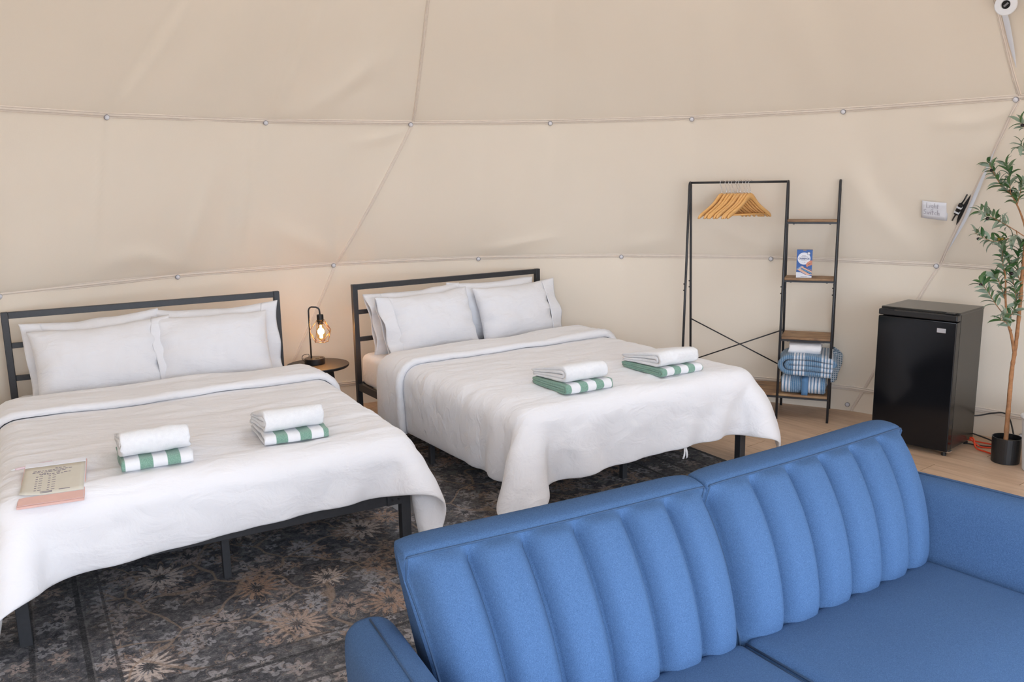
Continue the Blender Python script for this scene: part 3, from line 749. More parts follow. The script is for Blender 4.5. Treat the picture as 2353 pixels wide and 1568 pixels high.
def towel_stack(loc, a, x, y, z, yaw, i, lab_w, lab_s, ws, ww):
    p = to_world(loc, a, x, y, z)
    m = folded(ws[0], ws[1], ws[2], ws[2]/4.2, 31+i, 2 if ws[2] > .04 else 1, 34, .008, .25); o = m.build('striped_towel', 'towel_stripe_%d' % i, smooth=True)
    o.location = p; o.rotation_euler = (0, 0, a+yaw); tag(o, lab_s, 'towel', 'green striped towels')
    m = folded(ww[0], ww[1], ww[2], ww[2]/4.2, 51+i, 2, 34, .013, .55); o = m.build('folded_towel', 'towel_white', smooth=True)
    q = to_world(loc, a, x-.004, y+.012, z+ws[2]*.97); o.location = q; o.rotation_euler = (-.035, 0, a+yaw+.02); tag(o, lab_w, 'towel', 'white folded towels')
ZT = MT+.060
towel_stack(A_LOC, A_ANG, -.235, -1.865, ZT, -.02, 0, 'folded white towel in the stack beside the notepad', 'green and white striped towel under the stack beside the notepad', (.26, .29, .046), (.25, .27, .100))
towel_stack(A_LOC, A_ANG, .325, -1.80, ZT, -.04, 1, 'folded white towel at the foot of the left bed, farther from the notepad', 'green and white striped towel at the foot of the left bed, farther from the notepad', (.27, .34, .040), (.25, .30, .092))
towel_stack(B_LOC, B_ANG, -.315, -1.84, ZT, -.06, 2, 'folded white towel on the right bed, nearer the sofa and lamp side', 'green and white striped towel on the right bed, stack farther from the clothes rack', (.29, .34, .052), (.265, .32, .085))
towel_stack(B_LOC, B_ANG, .335, -1.83, ZT, -.06, 3, 'folded white towel on the right bed, stack nearer the clothes rack', 'green and white striped towel on the right bed, stack nearer the clothes rack', (.29, .36, .046), (.275, .34, .085))

# ---- notepad and pen
pad = thing('notepad', 'letter pad with cream pages and pink base on the left bed', 'notepad', to_world(A_LOC, A_ANG, -.60, -1.985, ZT+.0), A_ANG-.10); pad.rotation_euler = (Matrix.Rotation(A_ANG-.10, 3, 'Z') @ Matrix.Rotation(.15, 3, 'X')).to_euler()
m = MB(); m.box((0, 0, .004), (.205, .285, .008)); m.build('pink_backing', 'pink_paper', pad, bevel=.001)
m = MB(); m.box((0, .004, .0092), (.200, .277, .002)); m.build('page', 'paper', pad)
G = [[(-.0985+.197*u, -.085+.205*v, .0115+.012*(max(0, 1-u*2.2)**2)*(1-v)**1.5) for v in np.linspace(0, 1, 8)] for u in np.linspace(0, 1, 12)]
m = MB(); m.grid(np.array(G)); top = m.build('top_page', 'cream_paper', pad, smooth=True); k = top.modifiers.new('s', 'SOLIDIFY'); k.thickness = .0006
m = MB(); m.box((0, .130, .0118), (.199, .026, .003)); m.build('binding_strip', 'paper', pad)
m = MB(); m.box((0, -.112, .0106), (.199, .05, .0006)); m.build('pink_page_foot', 'pink_paper', pad)
m = MB()
def dash(x0, x1, y, h=.0032): m.box(((x0+x1)/2, y, .0121+.012*(max(0, 1-((x0+x1)/2+.0985)/.197*2.2)**2)*(1-max(0, min(1, (y+.085)/.205)))**1.5), (x1-x0, h, .0006))
random.seed(3)
for y, x0, x1 in ((.092, .0, .035), (.082, -.07, .055), (.072, -.072, .035), (.060, -.05, -.02), (.054, -.045, .0), (.060, .005, .02), (.056, .03, .052), (.050, .008, .028)):
    x = x0
    while x < x1:
        l = random.uniform(.006, .014); dash(x, min(x+l, x1), y); x += l+.003
for r in range(7):
    dash(-.058, -.051, .040-.016*r); dash(-.047, -.036, .042-.016*r, .002); dash(-.018, -.011, .040-.016*r); dash(-.005, .006, .042-.016*r, .002)
for y in (-.066, -.073): dash(-.05, .0, y); 
dash(.02, .055, -.062)
m.build('handwritten_lines', 'pencil', pad)
pad.scale = (1.04, 1.18, 1)
pen = thing('pen', 'pale pink pen lying across the top of the notepad', 'pen', to_world(A_LOC, A_ANG, -.655, -1.815, ZT+.031), A_ANG+.18)
m = MB(); m.tube([(-.070, 0, 0), (-.06, 0, 0), (.058, 0, 0), (.064, 0, 0)], [.0025, .0048, .0048, .003], 12); m.build('barrel', 'pink_pen', pen, smooth=True)
m = MB(); m.tube([(-.083, 0, 0), (-.070, 0, 0)], [.0008, .0026], 10); m.build('tip', 'white_plastic', pen, smooth=True)
m = MB(); m.box((.035, 0, .0065), (.045, .003, .0015)); m.build('clip', 'pink_pen', pen)

# ================================================================== NIGHTSTAND AND LAMP
NS = (-1.315, 5.625); TZ = .45
ns = thing('side_table', 'round black side table between the two beds', 'table', (NS[0], NS[1], 0))
m = MB(); m.lathe([(0, TZ-.02), (.200, TZ-.02), (.207, TZ-.014), (.210, TZ-.004), (.207, TZ), (0, TZ)], seg=64); m.build('tabletop', 'black_wood', ns, smooth=False, bevel=0)
for k in range(3):
    a = math.radians(-62+120*k); d = Vector((math.cos(a), math.sin(a), 0)); sd = Vector((-d.y, d.x, 0))
    p0 = d*.105+Vector((0, 0, TZ-.02)); p1 = d*.185
    m = MB(); vs = []
    for p, w_ in ((p0, .024), (p1, .017)):
        for u, v in ((-1, -1), (1, -1), (1, 1), (-1, 1)): vs.append(p+d*(u*w_*.55)+sd*(v*w_))
    m.add(vs, [(3, 2, 1, 0), (4, 5, 6, 7), (0, 1, 5, 4), (1, 2, 6, 5), (2, 3, 7, 6), (3, 0, 4, 7)]); m.build('leg', 'black_wood', ns, bevel=.005)
m = MB(); m.lathe([(0, TZ-.035), (.13, TZ-.035), (.13, TZ-.02), (0, TZ-.02)], seg=32); m.build('under_plate', 'black_wood', ns)
LP = (-1.338, 5.648)
lamp = thing('table_lamp', 'lit table lamp with copper wire cage shade on round black base', 'lamp', (LP[0], LP[1], TZ), .12)
m = MB(); m.lathe([(0, 0), (.066, 0), (.068, .004), (.068, .036), (.066, .040), (0, .040)], seg=48); base = m.build('base', 'black_plastic', lamp, smooth=False)
for (x, y) in ((.02, -.03), (.045, .01)):
    m = MB(); m.box((x, y, .0405), (.022, .016, .002)); m.build('usb_socket', 'dark_gap', base)
px = -.022
poly = [(px, .0, .040), (px, 0, .36)]+[(px+.022-.022*math.cos(q), 0, .36+.028*math.sin(q)) for q in np.linspace(.2, PI/2, 5)]+[(px+.05, 0, .386)]+[(px+.05+.022*math.sin(q), 0, .360+.024*math.cos(q)) for q in np.linspace(.2, PI/2, 5)]+[(px+.074, 0, .335)]
m = MB(); m.tube(poly, .0055, 12); m.build('pole', 'rack_metal', lamp, smooth=True)
hx = px+.074
m = MB(); m.lathe([(.006, .338), (.021, .336), (.0225, .330), (.0225, .287), (.019, .285), (.019, .272)], (hx, 0, 0), 24); m.build('socket', 'black_plastic', lamp, smooth=False)
m = MB(); m.lathe([(.013, .274), (.015, .262), (.026, .235), (.031, .205), (.028, .180), (.016, .164), (.0, .160)], (hx, 0, 0), 24); m.build('bulb', 'amber_glass', lamp, smooth=True)
m = MB()
for k in range(5):
    a = 2*PI*k/5; m.tube([(hx+.004*math.cos(a), .004*math.sin(a), .262), (hx+.009*math.cos(a), .009*math.sin(a), .175)], .0022, 6)
m.build('filament', 'filament', lamp)
def ringv(r, z, n, off): return [Vector((hx+r*math.cos(2*PI*(k+off)/n), r*math.sin(2*PI*(k+off)/n), z)) for k in range(n)]
t0, t1, t2 = ringv(.026, .300, 5, 0), ringv(.077, .222, 5, .5), ringv(.046, .150, 5, 0)
edges = []
for k in range(5):
    edges += [(t0[k], t0[(k+1) % 5]), (t0[k], t1[k]), (t0[(k+1) % 5], t1[k]), (t1[k], t2[k]), (t1[k], t2[(k+1) % 5]), (t2[k], t2[(k+1) % 5])]
cage = bpy.data.objects.new('wire_shade', None); COL.objects.link(cage); cage.parent = lamp
for p, q in edges:
    m = MB(); m.tube([p, q], .0017, 6); m.build('wire', 'brass', cage, smooth=True)
m = MB(); m.tube(smooth_path([(-.066, .01, .012), (-.085, .015, .03), (-.08, .02, .055), (-.06, .03, .06), (-.045, .07, .05), (-.06, .12, .008), (-.10, .16, .004)], 6), .0022, 8); m.build('power_cord', 'black_plastic', lamp, smooth=True)
ld = bpy.data.lights.new('bulb_glow', 'POINT'); ld.energy = 50; ld.color = (1, .50, .20); ld.shadow_soft_size = .03
lo = bpy.data.objects.new('bulb_glow', ld); COL.objects.link(lo); lo.parent = lamp; lo.location = (hx, 0, .22)

# ================================================================== CLOTHES RACK
RK = (1.886, 5.848); RA = math.atan2(-.378, .926); RH = 1.612
rack = thing('clothes_rack', 'black tubular clothes rack with rustic wooden shelves at one end', 'clothes rack', (RK[0], RK[1], 0), RA)
FX = (-.66, 0, .33); HW = .195; TR = .0085
def leg_y(z): 
    return HW+(.028-HW)*min(1, z/(RH-.03))
for xx in FX:
    path = [(xx, -HW, 0), (xx, -leg_y(.8), .8), (xx, -.028, RH-.030)]+[(xx, -.028*math.cos(q), RH-.030+.030*math.sin(q)) for q in np.linspace(.3, PI-.3, 7)]+[(xx, .028, RH-.030), (xx, leg_y(.8), .8), (xx, HW, 0)]
    m = MB(); m.tube(path, TR, 12); fr = m.build('end_frame', 'rack_metal', rack, smooth=True)
    for s in (-1, 1):
        for dz in (0, .045):
            zz = .86+dz; m = MB(); m.tube([(xx-.004, s*leg_y(zz), zz), (xx-.0145, s*leg_y(zz), zz)], .0045, 8); m.build('bolt', 'black_plastic', fr)
m = MB(); m.tube([(-.66, 0, RH-.002), (0, 0, RH-.002)], .0078, 12); m.build('hanging_bar', 'rack_metal', rack, smooth=True)
y3 = leg_y(.62); y4 = leg_y(.32)
m = MB(); m.tube([(-.655, y3, .62), (-.005, y4, .30)], .0045, 8); m.build('cross_brace', 'rack_metal', rack, smooth=True)
m = MB(); m.tube([(-.655, y4-.004, .30), (-.005, y3-.004, .57)], .0045, 8); m.build('cross_brace', 'rack_metal', rack, smooth=True)
def shelf(x0, x1, z):
    yy = leg_y(z)
    m = MB(); m.box(((x0+x1)/2, 0, z+.0135), (x1-x0-.014, 2*yy-.004, .015)); b = m.build('shelf_board', 'rustic_board', rack, bevel=.0015)
    for s in (-1, 1):
        m = MB(); m.box(((x0+x1)/2, s*yy, z), (x1-x0-.01, .012, .012)); r_ = m.build('shelf_rail', 'rack_metal', rack)
        for f in (.15, .85): m = MB(); m.lathe([(.006, -.006), (.006, -.010), (0, -.011)], (x0+(x1-x0)*f, s*(yy-.012), z), 10); m.build('screw', 'black_plastic', r_)
    return z+.021
shelf(-.66, .33, .155); S3 = shelf(0, .33, .545); S2 = shelf(0, .33, .945); S1 = shelf(0, .33, 1.335)
# hangers
def catmull(p, n=5): return [tuple(v) for v in smooth_path([(a, b, 0) for a, b in p], n)]
half = [(.0, -.020), (.022, -.022), (.048, -.046), (.085, -.083), (.14, -.118), (.19, -.146), (.213, -.164), (.221, -.182)]
low = [(.216, -.190), (.205, -.184), (.16, -.160), (.10, -.125), (.05, -.088), (.022, -.068), (.0, -.060)]
hp = [(v[0], v[1]) for v in smooth_path([(a, b, 0) for a, b in half], 3)]; lp_ = [(v[0], v[1]) for v in smooth_path([(a, b, 0) for a, b in low], 3)]
right = hp+lp_; nR = len(right)
hw_ = MB()
m = MB(); nh, nl = len(hp), len(lp_)
for s in (1, -1):
    lo2 = lp_[::-1]; K = 22
    def samp(L, k): 
        f = k/K*(len(L)-1); i = min(int(f), len(L)-2); return np.array(L[i])*(1-(f-i))+np.array(L[i+1])*(f-i)
    G = []
    for k in range(K+1):
        a_, b_ = samp(hp, k), samp(lo2, k)
        G.append([(s*a_[0], -.0062, a_[1]-.003), (s*a_[0], 0, a_[1]), (s*a_[0], .0062, a_[1]-.003), (s*b_[0], .0062, b_[1]+.002), (s*b_[0], -.0062, b_[1]+.002)])
    m.grid(np.array(G), closed_v=True)
    m.f.append(tuple(len(m.v)-5+i for i in range(5)))
body_me = m.mesh('shoulder', 'hanger_wood', True)
m = MB(); m.tube([(-.190, 0, -.164), (.190, 0, -.164)], .0055, 10); bar_me = m.mesh('trouser_bar', 'hanger_wood', True)
hk = [(0, 0, -.022), (0, 0, .008)]
hk = smooth_path([(0, 0, -.022), (0, 0, .006), (-.010, 0, .030), (-.018, 0, .045), (-.017, 0, .058), (-.006, 0, .069), (.008, 0, .069), (.016, 0, .060), (.018, 0, .050)], 5)
m = MB(); m.tube(hk, .0017, 8); m.tube([(0, 0, -.022), (0, 0, .0)], .0034, 10); hook_me = m.mesh('hook', 'chrome', True)
names = ['leftmost', 'second', 'third', 'fourth', 'fifth', 'sixth', 'seventh', 'eighth', 'rightmost']
for i, px_ in enumerate((1664, 1675, 1683, 1690, 1700, 1706, 1715, 1722, 1729)):
    xl = -.66+(px_-1590)*.00296; p = to_world(RK, RA, xl, .006, RH+.011-.069)
    lab = 'wooden coat hanger on the rack bar, %s of nine' % (names[i] if i in (0, 8) else names[i]+' from the left')
    h = thing('coat_hanger', lab, 'hanger', p, math.radians(33+random.uniform(-2.5, 2.5)), 'coat hangers on the rack bar')
    for nm, me in (('shoulder', body_me), ('trouser_bar', bar_me), ('hook', hook_me)):
        o = bpy.data.objects.new(nm, me); COL.objects.link(o); o.parent = h
# game box
bx = thing('game_box', 'small blue cribbage game box standing on the rack shelf', 'box', to_world(RK, RA, .128, -.030, S2), RA+.06)
bw, bh, bd = .100, .188, .042
m = MB(); m.box((0, 0, bh/2), (bw, bd, bh)); m.build('carton', 'box_blue', bx, bevel=.001)
def decal(pts, name, mat, d): 
    m = MB(); m.prism([(p[0], p[1]) for p in pts], -bd/2-d, -bd/2-d+.0004, 'y'); return m.build(name, mat, bx)
def disc(cx, cy, r, n=32): return [(cx+r*math.cos(2*PI*k/n), cy+r*math.sin(2*PI*k/n)) for k in range(n)]
wd = decal(disc(-.003, .130, .041), 'printed_circle', 'box_white', .0006)
decal(disc(.026, .165, .011, 20), 'printed_badge', 'ink', .001); decal(disc(.026, .165, .0085, 20), 'printed_badge_inner', 'box_white', .0014)
decal([(-.05, .0), (.05, .0), (.05, .012), (.01, .020), (-.02, .036), (-.05, .038)], 'printed_cards', 'box_white', .0006)
decal([(-.05, .058), (-.016, .080), (.05, .052), (.05, .022), (.02, .018)], 'printed_board', 'box_wood', .001)
decal([(-.024, .061), (-.014, .066), (.05, .034), (.05, .026), (.036, .026)], 'printed_track', 'box_navy', .0014); decal([(-.020, .060), (-.014, .063), (.049, .032), (.046, .027)], 'printed_track', 'box_cyan', .0018)
decal([(-.006, .072), (.0, .074), (.05, .050), (.05, .045)], 'printed_track', 'box_navy', .0014)
decal([(-.046, .060), (-.018, .076), (-.012, .073), (-.046, .054)], 'printed_card', 'box_cyan', .0014)
decal([(.05, .118), (.036, .117), (.018, .103), (.010, .092), (.013, .080), (.019, .070), (.024, .078), (.036, .083), (.05, .088)], 'printed_hand', 'box_skin', .0018)
decal([(.022, .086), (.030, .098), (.040, .098), (.032, .090)], 'printed_shadow', 'trunk', .0022)
decal([(-.01, .184), (.01, .184), (.01, .188), (-.01, .188)], 'tuck_notch', 'kraft', .0006)
for yy, x0, x1 in ((.148, -.016, .008), (.140, -.024, .020), (.118, -.020, .014), (.104, -.012, -.007), (.104, -.003, .006), (.007, -.02, .02)): decal([(x0, yy), (x1, yy), (x1, yy+.002), (x0, yy+.002)], 'printed_line', 'pencil', .0012)
tx = bpy.data.curves.new('printed_title', 'FONT'); tx.body = 'CRIBBAGE'; tx.size = .0155; tx.align_x = 'CENTER'; tx.extrude = .0002; tx.offset = .0004
to = bpy.data.objects.new('printed_title', tx); COL.objects.link(to)
dg = bpy.context.evaluated_depsgraph_get(); me = bpy.data.meshes.new_from_object(to.evaluated_get(dg)); bpy.data.objects.remove(to)
me.materials.clear(); me.materials.append(M['box_navy']); o = bpy.data.objects.new('printed_title', me); COL.objects.link(o); o.parent = bx; o.location = (-.003, -bd/2-.0012, .1245); o.rotation_euler = (PI/2, 0, 0)
# blankets on the low shelf
S4 = .155+.021
def place(m, name, mat, x, y, z, yaw, label, cat='blanket', group=None):
    o = m.build(name, mat, smooth=True); o.location = to_world(RK, RA, x, y, z); o.rotation_euler = (0, 0, RA+yaw); return tag(o, label, cat, group)
m = folded(.285, .33, .125, .030, 71, 2, 40, .012, 0.0, .012); b1 = place(m, 'folded_blanket', 'blanket_rib', .162, -.005, S4, .0, 'lower blue and white ribbed blanket with blue belly band on the rack', group='blue blankets on the rack')
prof = [(-.171, .002), (-.171, .128), (.12, .131), (.12, .127), (-.166, .124), (-.166, .003)]
m = MB(); N = 6
G = [[(.014+u*.041, -.172, z) for u in (-.5, .5)] for z in np.linspace(.002, .112, 6)]+[[(.014+u*.041, -.172+.012*k, .112+.007*k) for u in (-.5, .5)] for k in (1, 2)]+[[(.014+u*.041, y, .129) for u in (-.5, .5)] for y in (-.12, 0, .12)]
m.grid(np.array(G)); o = m.build('belly_band', 'band_blue', b1, smooth=True); k = o.modifiers.new('s', 'SOLIDIFY'); k.thickness = .002
m = folded(.36, .345, .140, .035, 77, 2, 44, .010, 0.0, .018)
m.v = [(x, y*(1+.05*math.exp(-((z-.075)/.05)**2)), z+.008*math.sin(y*13+1+x*5)*(z/.14)-.03*y) for x, y, z in m.v]
b2 = place(m, 'folded_blanket', 'blanket_rib2', .168, -.012, S4+.134, -PI/2+.02, 'upper thick blue and white ribbed blanket, loosely folded on the rack', group='blue blankets on the rack')
# loose gauzy end of the upper blanket bulging out behind the end frame
G = []
for i in range(26):
    u = i/25; row = []
    for j in range(20):
        v = j/19; ang = PI*(.08+.84*v)
        r_ = .07+.018*math.sin(u*5)+.012*math.sin(v*9+u*4)
        row.append((.155+.085*math.sin(ang)*(1-.55*u**1.6)+.012*math.sin(v*14+u*6)*u, .04+.16*v-.02*u, .125-.20*u+.022*math.cos(ang*2)*(1-u)))
    G.append(row)
m = MB(); m.grid(np.array(G)); o = m.build('loose_end', 'blanket_gauze', b2, smooth=True); o.rotation_euler = (0, 0, PI/2); k = o.modifiers.new('s', 'SOLIDIFY'); k.thickness = .006
m = folded(.205, .27, .072, .017, 83, 2, 30, .008)
place(m, 'folded_sheet', 'sheet_white', .162, -.002, S4+.275, .0, 'folded white sheet lying on top of the blue blankets', 'sheet')

# ================================================================== FRIDGE
FA = -.839; FW, FD, FH = .457, .40, .856
fr = thing('mini_fridge', 'black mini fridge with glossy door beside the potted tree', 'fridge', (2.686, 5.224, 0), FA)
m = MB(); m.box((0, -.16, .03+(FH-.03)/2), (FW-.006, .345, FH-.034)); m.build('cabinet', 'fridge_side', fr, bevel=.006)
m = MB(); m.box((0, -.175, FH-.006), (FW, .37, .016)); m.build('top_panel', 'fridge_side', fr, bevel=.004)
m = MB(); m.box((0, -FD+.033, .035+(FH-.09)/2), (FW, .058, FH-.082)); dr = m.build('door', 'fridge_door', fr, bevel=.007, seg=4)
m = MB(); m.box((0, -FD+.033, FH-.028), (FW, .058, .036)); dt_ = m.build('door_cap', 'black_plastic', dr, bevel=.006)
m = MB(); m.box((FW/2-.045, -FD+.035, FH-.004), (.055, .045, .008)); m.build('hinge_cover', 'black_plastic', fr, bevel=.002)
m = MB(); m.box((-FW/2+.06, -FD+.004, FH-.012), (.07, .006, .012)); m.build('handle_recess', 'dark_gap', dr)
m = MB(); m.box((FW/2-.082, -FD+.0025, .752), (.050, .003, .026)); m.build('badge', 'chrome', dr, bevel=.001)
m = MB(); m.box((0, -.335, .03+(FH-.03)/2), (FW-.012, .012, FH-.06)); m.build('door_gasket', 'dark_gap', fr)
m = MB(); m.box((FW/2-.03, -FD+.045, .030), (.075, .05, .006)); m.build('hinge_bracket', 'chrome', fr)
for sx in (-1, 1):
    for y in (-FD+.045, -.03):
        m = MB(); m.lathe([(.014, 0), (.014, .016), (.009, .016), (.009, .034)], (sx*(FW/2-.03), y, 0), 14); m.build('foot', 'black_plastic', fr)

# ================================================================== POTTED OLIVE TREE
TP = (2.812, 4.712)
tree = thing('olive_tree', 'artificial olive tree with slim brown trunk in a small black pot', 'plant', (TP[0], TP[1], 0))
m = MB(); m.lathe([(0, 0), (.070, 0), (.0735, .004), (.0775, .150), (.0735, .150), (.071, .118), (0, .118)], (.032, -.004, 0), seg=40); pot = m.build('pot', 'black_plastic', tree, smooth=False)
m = MB(); m.lathe([(0, .126), (.05, .124), (.0715, .118)], (.032, -.004, 0), seg=24); m.build('soil', 'soil', pot, smooth=True)
BR = {
 'trunk': [(0.027, 0.0, 0.068), (0.027, 0.0, 0.159), (0.025, 0.0, 0.341), (0.024, 0.0, 0.545), (0.03, 0.0, 0.633), (0.034, 0.0, 0.746), (0.035, 0.0, 0.919), (0.031, 0.0, 1.139), (0.032, 0.0, 1.354), (0.017, 0.0, 1.567), (0.001, 0.0, 1.776), (-0.021, 0.0, 1.958)],
 'b1': [(0.03, 0.0, 0.633), (0.002, 0.0, 0.746), (-0.03, 0.0, 0.834), (-0.048, 0.0, 0.945), (-0.057, 0.0, 1.043), (-0.068, 0.0, 1.116)],
 'c1': [(0.051, 0.0, 1.259), (0.032, 0.013, 1.342), (0.011, 0.026, 1.413), (-0.01, 0.039, 1.468), (-0.045, 0.052, 1.532), (-0.095, 0.065, 1.58), (-0.129, 0.078, 1.64), (-0.158, 0.091, 1.699)],
 'c1b': [(-0.075, 0.0, 1.533), (-0.068, 0.03, 1.592), (-0.061, 0.06, 1.65), (-0.063, 0.09, 1.698)],
 'c1c': [(-0.033, 0.0, 1.469), (-0.048, -0.044, 1.545), (-0.072, -0.089, 1.603)],
 'c2': [(0.021, 0.0, 1.3), (-0.048, -0.017, 1.338), (-0.113, -0.033, 1.371), (-0.167, -0.05, 1.396), (-0.231, -0.066, 1.426), (-0.284, -0.083, 1.446)],
 'c3': [(-0.025, 0.0, 1.332), (-0.014, 0.013, 1.295), (-0.065, 0.027, 1.283), (-0.117, 0.04, 1.271), (-0.167, 0.054, 1.288), (-0.216, 0.067, 1.319)],
 'c4': [(-0.057, 0.0, 1.043), (-0.071, 0.016, 1.139), (-0.073, 0.031, 1.21), (-0.077, 0.047, 1.27)],
 'c5': [(-0.03, 0.0, 0.834), (-0.065, 0.007, 0.883), (-0.102, 0.014, 0.932), (-0.132, 0.02, 0.981), (-0.164, 0.027, 1.022), (-0.182, 0.034, 1.054)],
 'c6': [(-0.03, 0.0, 0.834), (-0.003, -0.013, 0.885), (-0.004, -0.026, 0.948), (-0.031, -0.038, 1.023)],
 'c7': [(0.033, 0.0, 0.944), (-0.005, 0.007, 1.029), (-0.033, 0.014, 1.114), (-0.041, 0.021, 1.186)],
 'c8': [(0.043, 0.0, 0.993), (0.006, 0.007, 1.114), (0.011, 0.014, 1.21), (0.03, 0.021, 1.258)],
 'c9': [(-0.048, 0.0, 0.945), (-0.088, 0.008, 1.043), (-0.115, 0.016, 1.091)],
 'c10': [(0.003, 0.0, 0.771), (-0.047, -0.023, 0.821), (-0.091, -0.046, 0.842), (-0.087, -0.068, 0.871)],
 'c11': [(-0.012, 0.0, 1.867), (-0.042, -0.007, 1.89), (-0.064, -0.014, 1.908)],
 'c12': [(0.008, 0.0, 1.706), (-0.033, -0.011, 1.776), (-0.057, -0.021, 1.787)],
 'c13': [(0.017, 0.0, 1.567), (0.078, 0.022, 1.636), (0.121, 0.045, 1.705)],
 'c14': [(0.032, 0.0, 1.354), (0.118, 0.049, 1.398), (0.205, 0.099, 1.443)],
}
random.seed(21)
RAD = {'trunk': (.0135, .006), 'b1': (.0085, .003), 'c1': (.006, .0015)}
leaf = MB()
LN = 7
LG = []
for k in range(LN):
    q = k/(LN-1); w_ = .0082*math.sin(PI*q**.8)**.8+.0004; zc = .012*math.sin(q*2.2)-.012*q*q
    LG.append([(-w_, .062*q, zc+.0028*(1 if 0 < k < LN-1 else 0)), (0, .062*q, zc), (w_, .062*q, zc+.0028*(1 if 0 < k < LN-1 else 0))])
leaf.grid(np.array(LG)); leaf_me = leaf.mesh('leaf', 'leaf_green', True, fix=False)
ol = MB(); ol.lathe([(0, -.012), (.005, -.0105), (.0078, -.005), (.0084, 0), (.0076, .006), (.0045, .0105), (0, .012)], seg=12)
ol_me = ol.mesh('olive', 'olive_fruit', True); olg_me = ol.mesh('olive', 'olive_green', True)
nleaf = 0
for kname, pts in BR.items():
    sp = smooth_path(pts, 5); r0, r1 = RAD.get(kname, (.0026, .0010)); n = len(sp)
    rr = [r0+(r1-r0)*i/(n-1)+(.0012*math.sin(i*2.3) if kname == 'trunk' else 0) for i in range(n)]
    m = MB(); m.tube(sp, rr, 10 if r0 > .005 else 6); m.build('trunk' if kname in ('trunk', 'b1') else 'branch', 'trunk', tree, smooth=True)
    if kname == 'trunk': continue
    L = sum((sp[i+1]-sp[i]).length for i in range(n-1))
    start = .12 if kname not in ('c1', 'c2', 'c5', 'b1') else (.42 if kname == 'c1' else .3)
    cnt = int(L*(1-start)/.0068) if kname != 'b1' else 8
    if kname in ('c13', 'c14', 'c15', 'c16'): cnt = cnt//3
    for i in range(cnt):
        f = start+(1-start)*(i+.5)/cnt; a = min(int(f*(n-1)), n-2); p = sp[a].lerp(sp[a+1], f*(n-1)-a)
        d = (sp[a+1]-sp[a]).normalized(); o1 = d.orthogonal().normalized(); o1.rotate(Matrix.Rotation(i*2.4+random.uniform(-.5, .5), 3, d))
        dr_ = (o1*random.uniform(.7, 1.1)+d*random.uniform(.25, .9)+Vector((0, 0, random.uniform(-.15, .25)))).normalized()
        o = bpy.data.objects.new('leaf', leaf_me); COL.objects.link(o); o.parent = tree; o.location = p
        qn = dr_.to_track_quat('Y', 'Z'); o.rotation_euler = (qn.to_matrix() @ Matrix.Rotation(random.uniform(-.9, .9), 3, 'Y')).to_euler()
        sc_ = random.uniform(.75, 1.3); o.scale = (sc_*random.uniform(.8, 1.25), sc_, sc_); nleaf += 1
for (p, g) in (((-.148, .078, 1.66), 0), ((-.052, .06, 1.652), 0), ((-.048, .05, 1.548), 0), ((-.228, -.07, 1.405), 0), ((-.195, .06, 1.285), 0), ((-.098, .035, 1.283), 1), ((-.082, .03, 1.287), 1), ((-.178, .03, 1.03), 0), ((.035, .01, 1.155), 0), ((-.03, .0, 1.095), 0), ((-.055, -.02, 1.895), 0)):
    o = bpy.data.objects.new('olive', olg_me if g else ol_me); COL.objects.link(o); o.parent = tree; o.location = p; o.rotation_euler = (random.uniform(.8, 1.6), random.uniform(0, 3), random.uniform(0, 3))

# ---- white bin at the right edge
bn = thing('waste_bin', 'white plastic bin at the right edge beside the potted tree', 'bin', (2.958, 4.532, 0))
m = MB(); m.lathe([(0, .004), (.098, 0), (.105, .006), (.128, .30), (.131, .302), (.131, .312), (.125, .312), (.102, .012), (0, .012)], seg=40); m.build('body', 'white_plastic', bn, smooth=False)
m = MB(); m.lathe([(.126, .305), (.134, .300), (.136, .310), (.126, .316)], seg=40); m.build('rim', 'white_plastic', bn, smooth=True)

# ---- cords by the fridge
m = MB(); m.tube(smooth_path([(2.80, 5.13, .16), (2.88, 5.10, .165), (2.95, 5.06, .19), (3.00, 5.02, .20), (3.015, 4.98, .17), (3.01, 4.92, .09), (2.99, 4.85, .02), (2.97, 4.80, .008)], 8), .0045, 8)
o = m.build('power_cord', 'black_plastic', smooth=True); tag(o, 'thin black power cord arching from the fridge to behind the pot', 'cord')
m = MB(); m.tube(smooth_path([(2.79, 5.07, .08), (2.86, 5.06, .055), (2.93, 5.03, .03), (2.955, 4.99, .012), (2.92, 4.965, .008), (2.85, 4.98, .008), (2.78, 5.03, .012)], 8), .0045, 8)
o = m.build('power_cord', 'black_plastic', smooth=True); tag(o, 'looped black cord lying on the orange cord behind the fridge', 'cord')
m = MB(); m.tube(smooth_path([(2.78, 5.06, .03), (2.86, 5.03, .018), (2.96, 4.97, .007), (2.93, 4.945, .007), (2.84, 4.965, .008), (2.795, 5.0, .05), (2.80, 4.975, .055), (2.795, 4.93, .012), (2.82, 4.87, .007), (2.84, 4.81, .007), (2.845, 4.79, .007)], 8), .005, 8)
o = m.build('extension_cord', 'orange_cord', smooth=True); tag(o, 'orange extension cord on the floor between fridge and pot', 'cord')

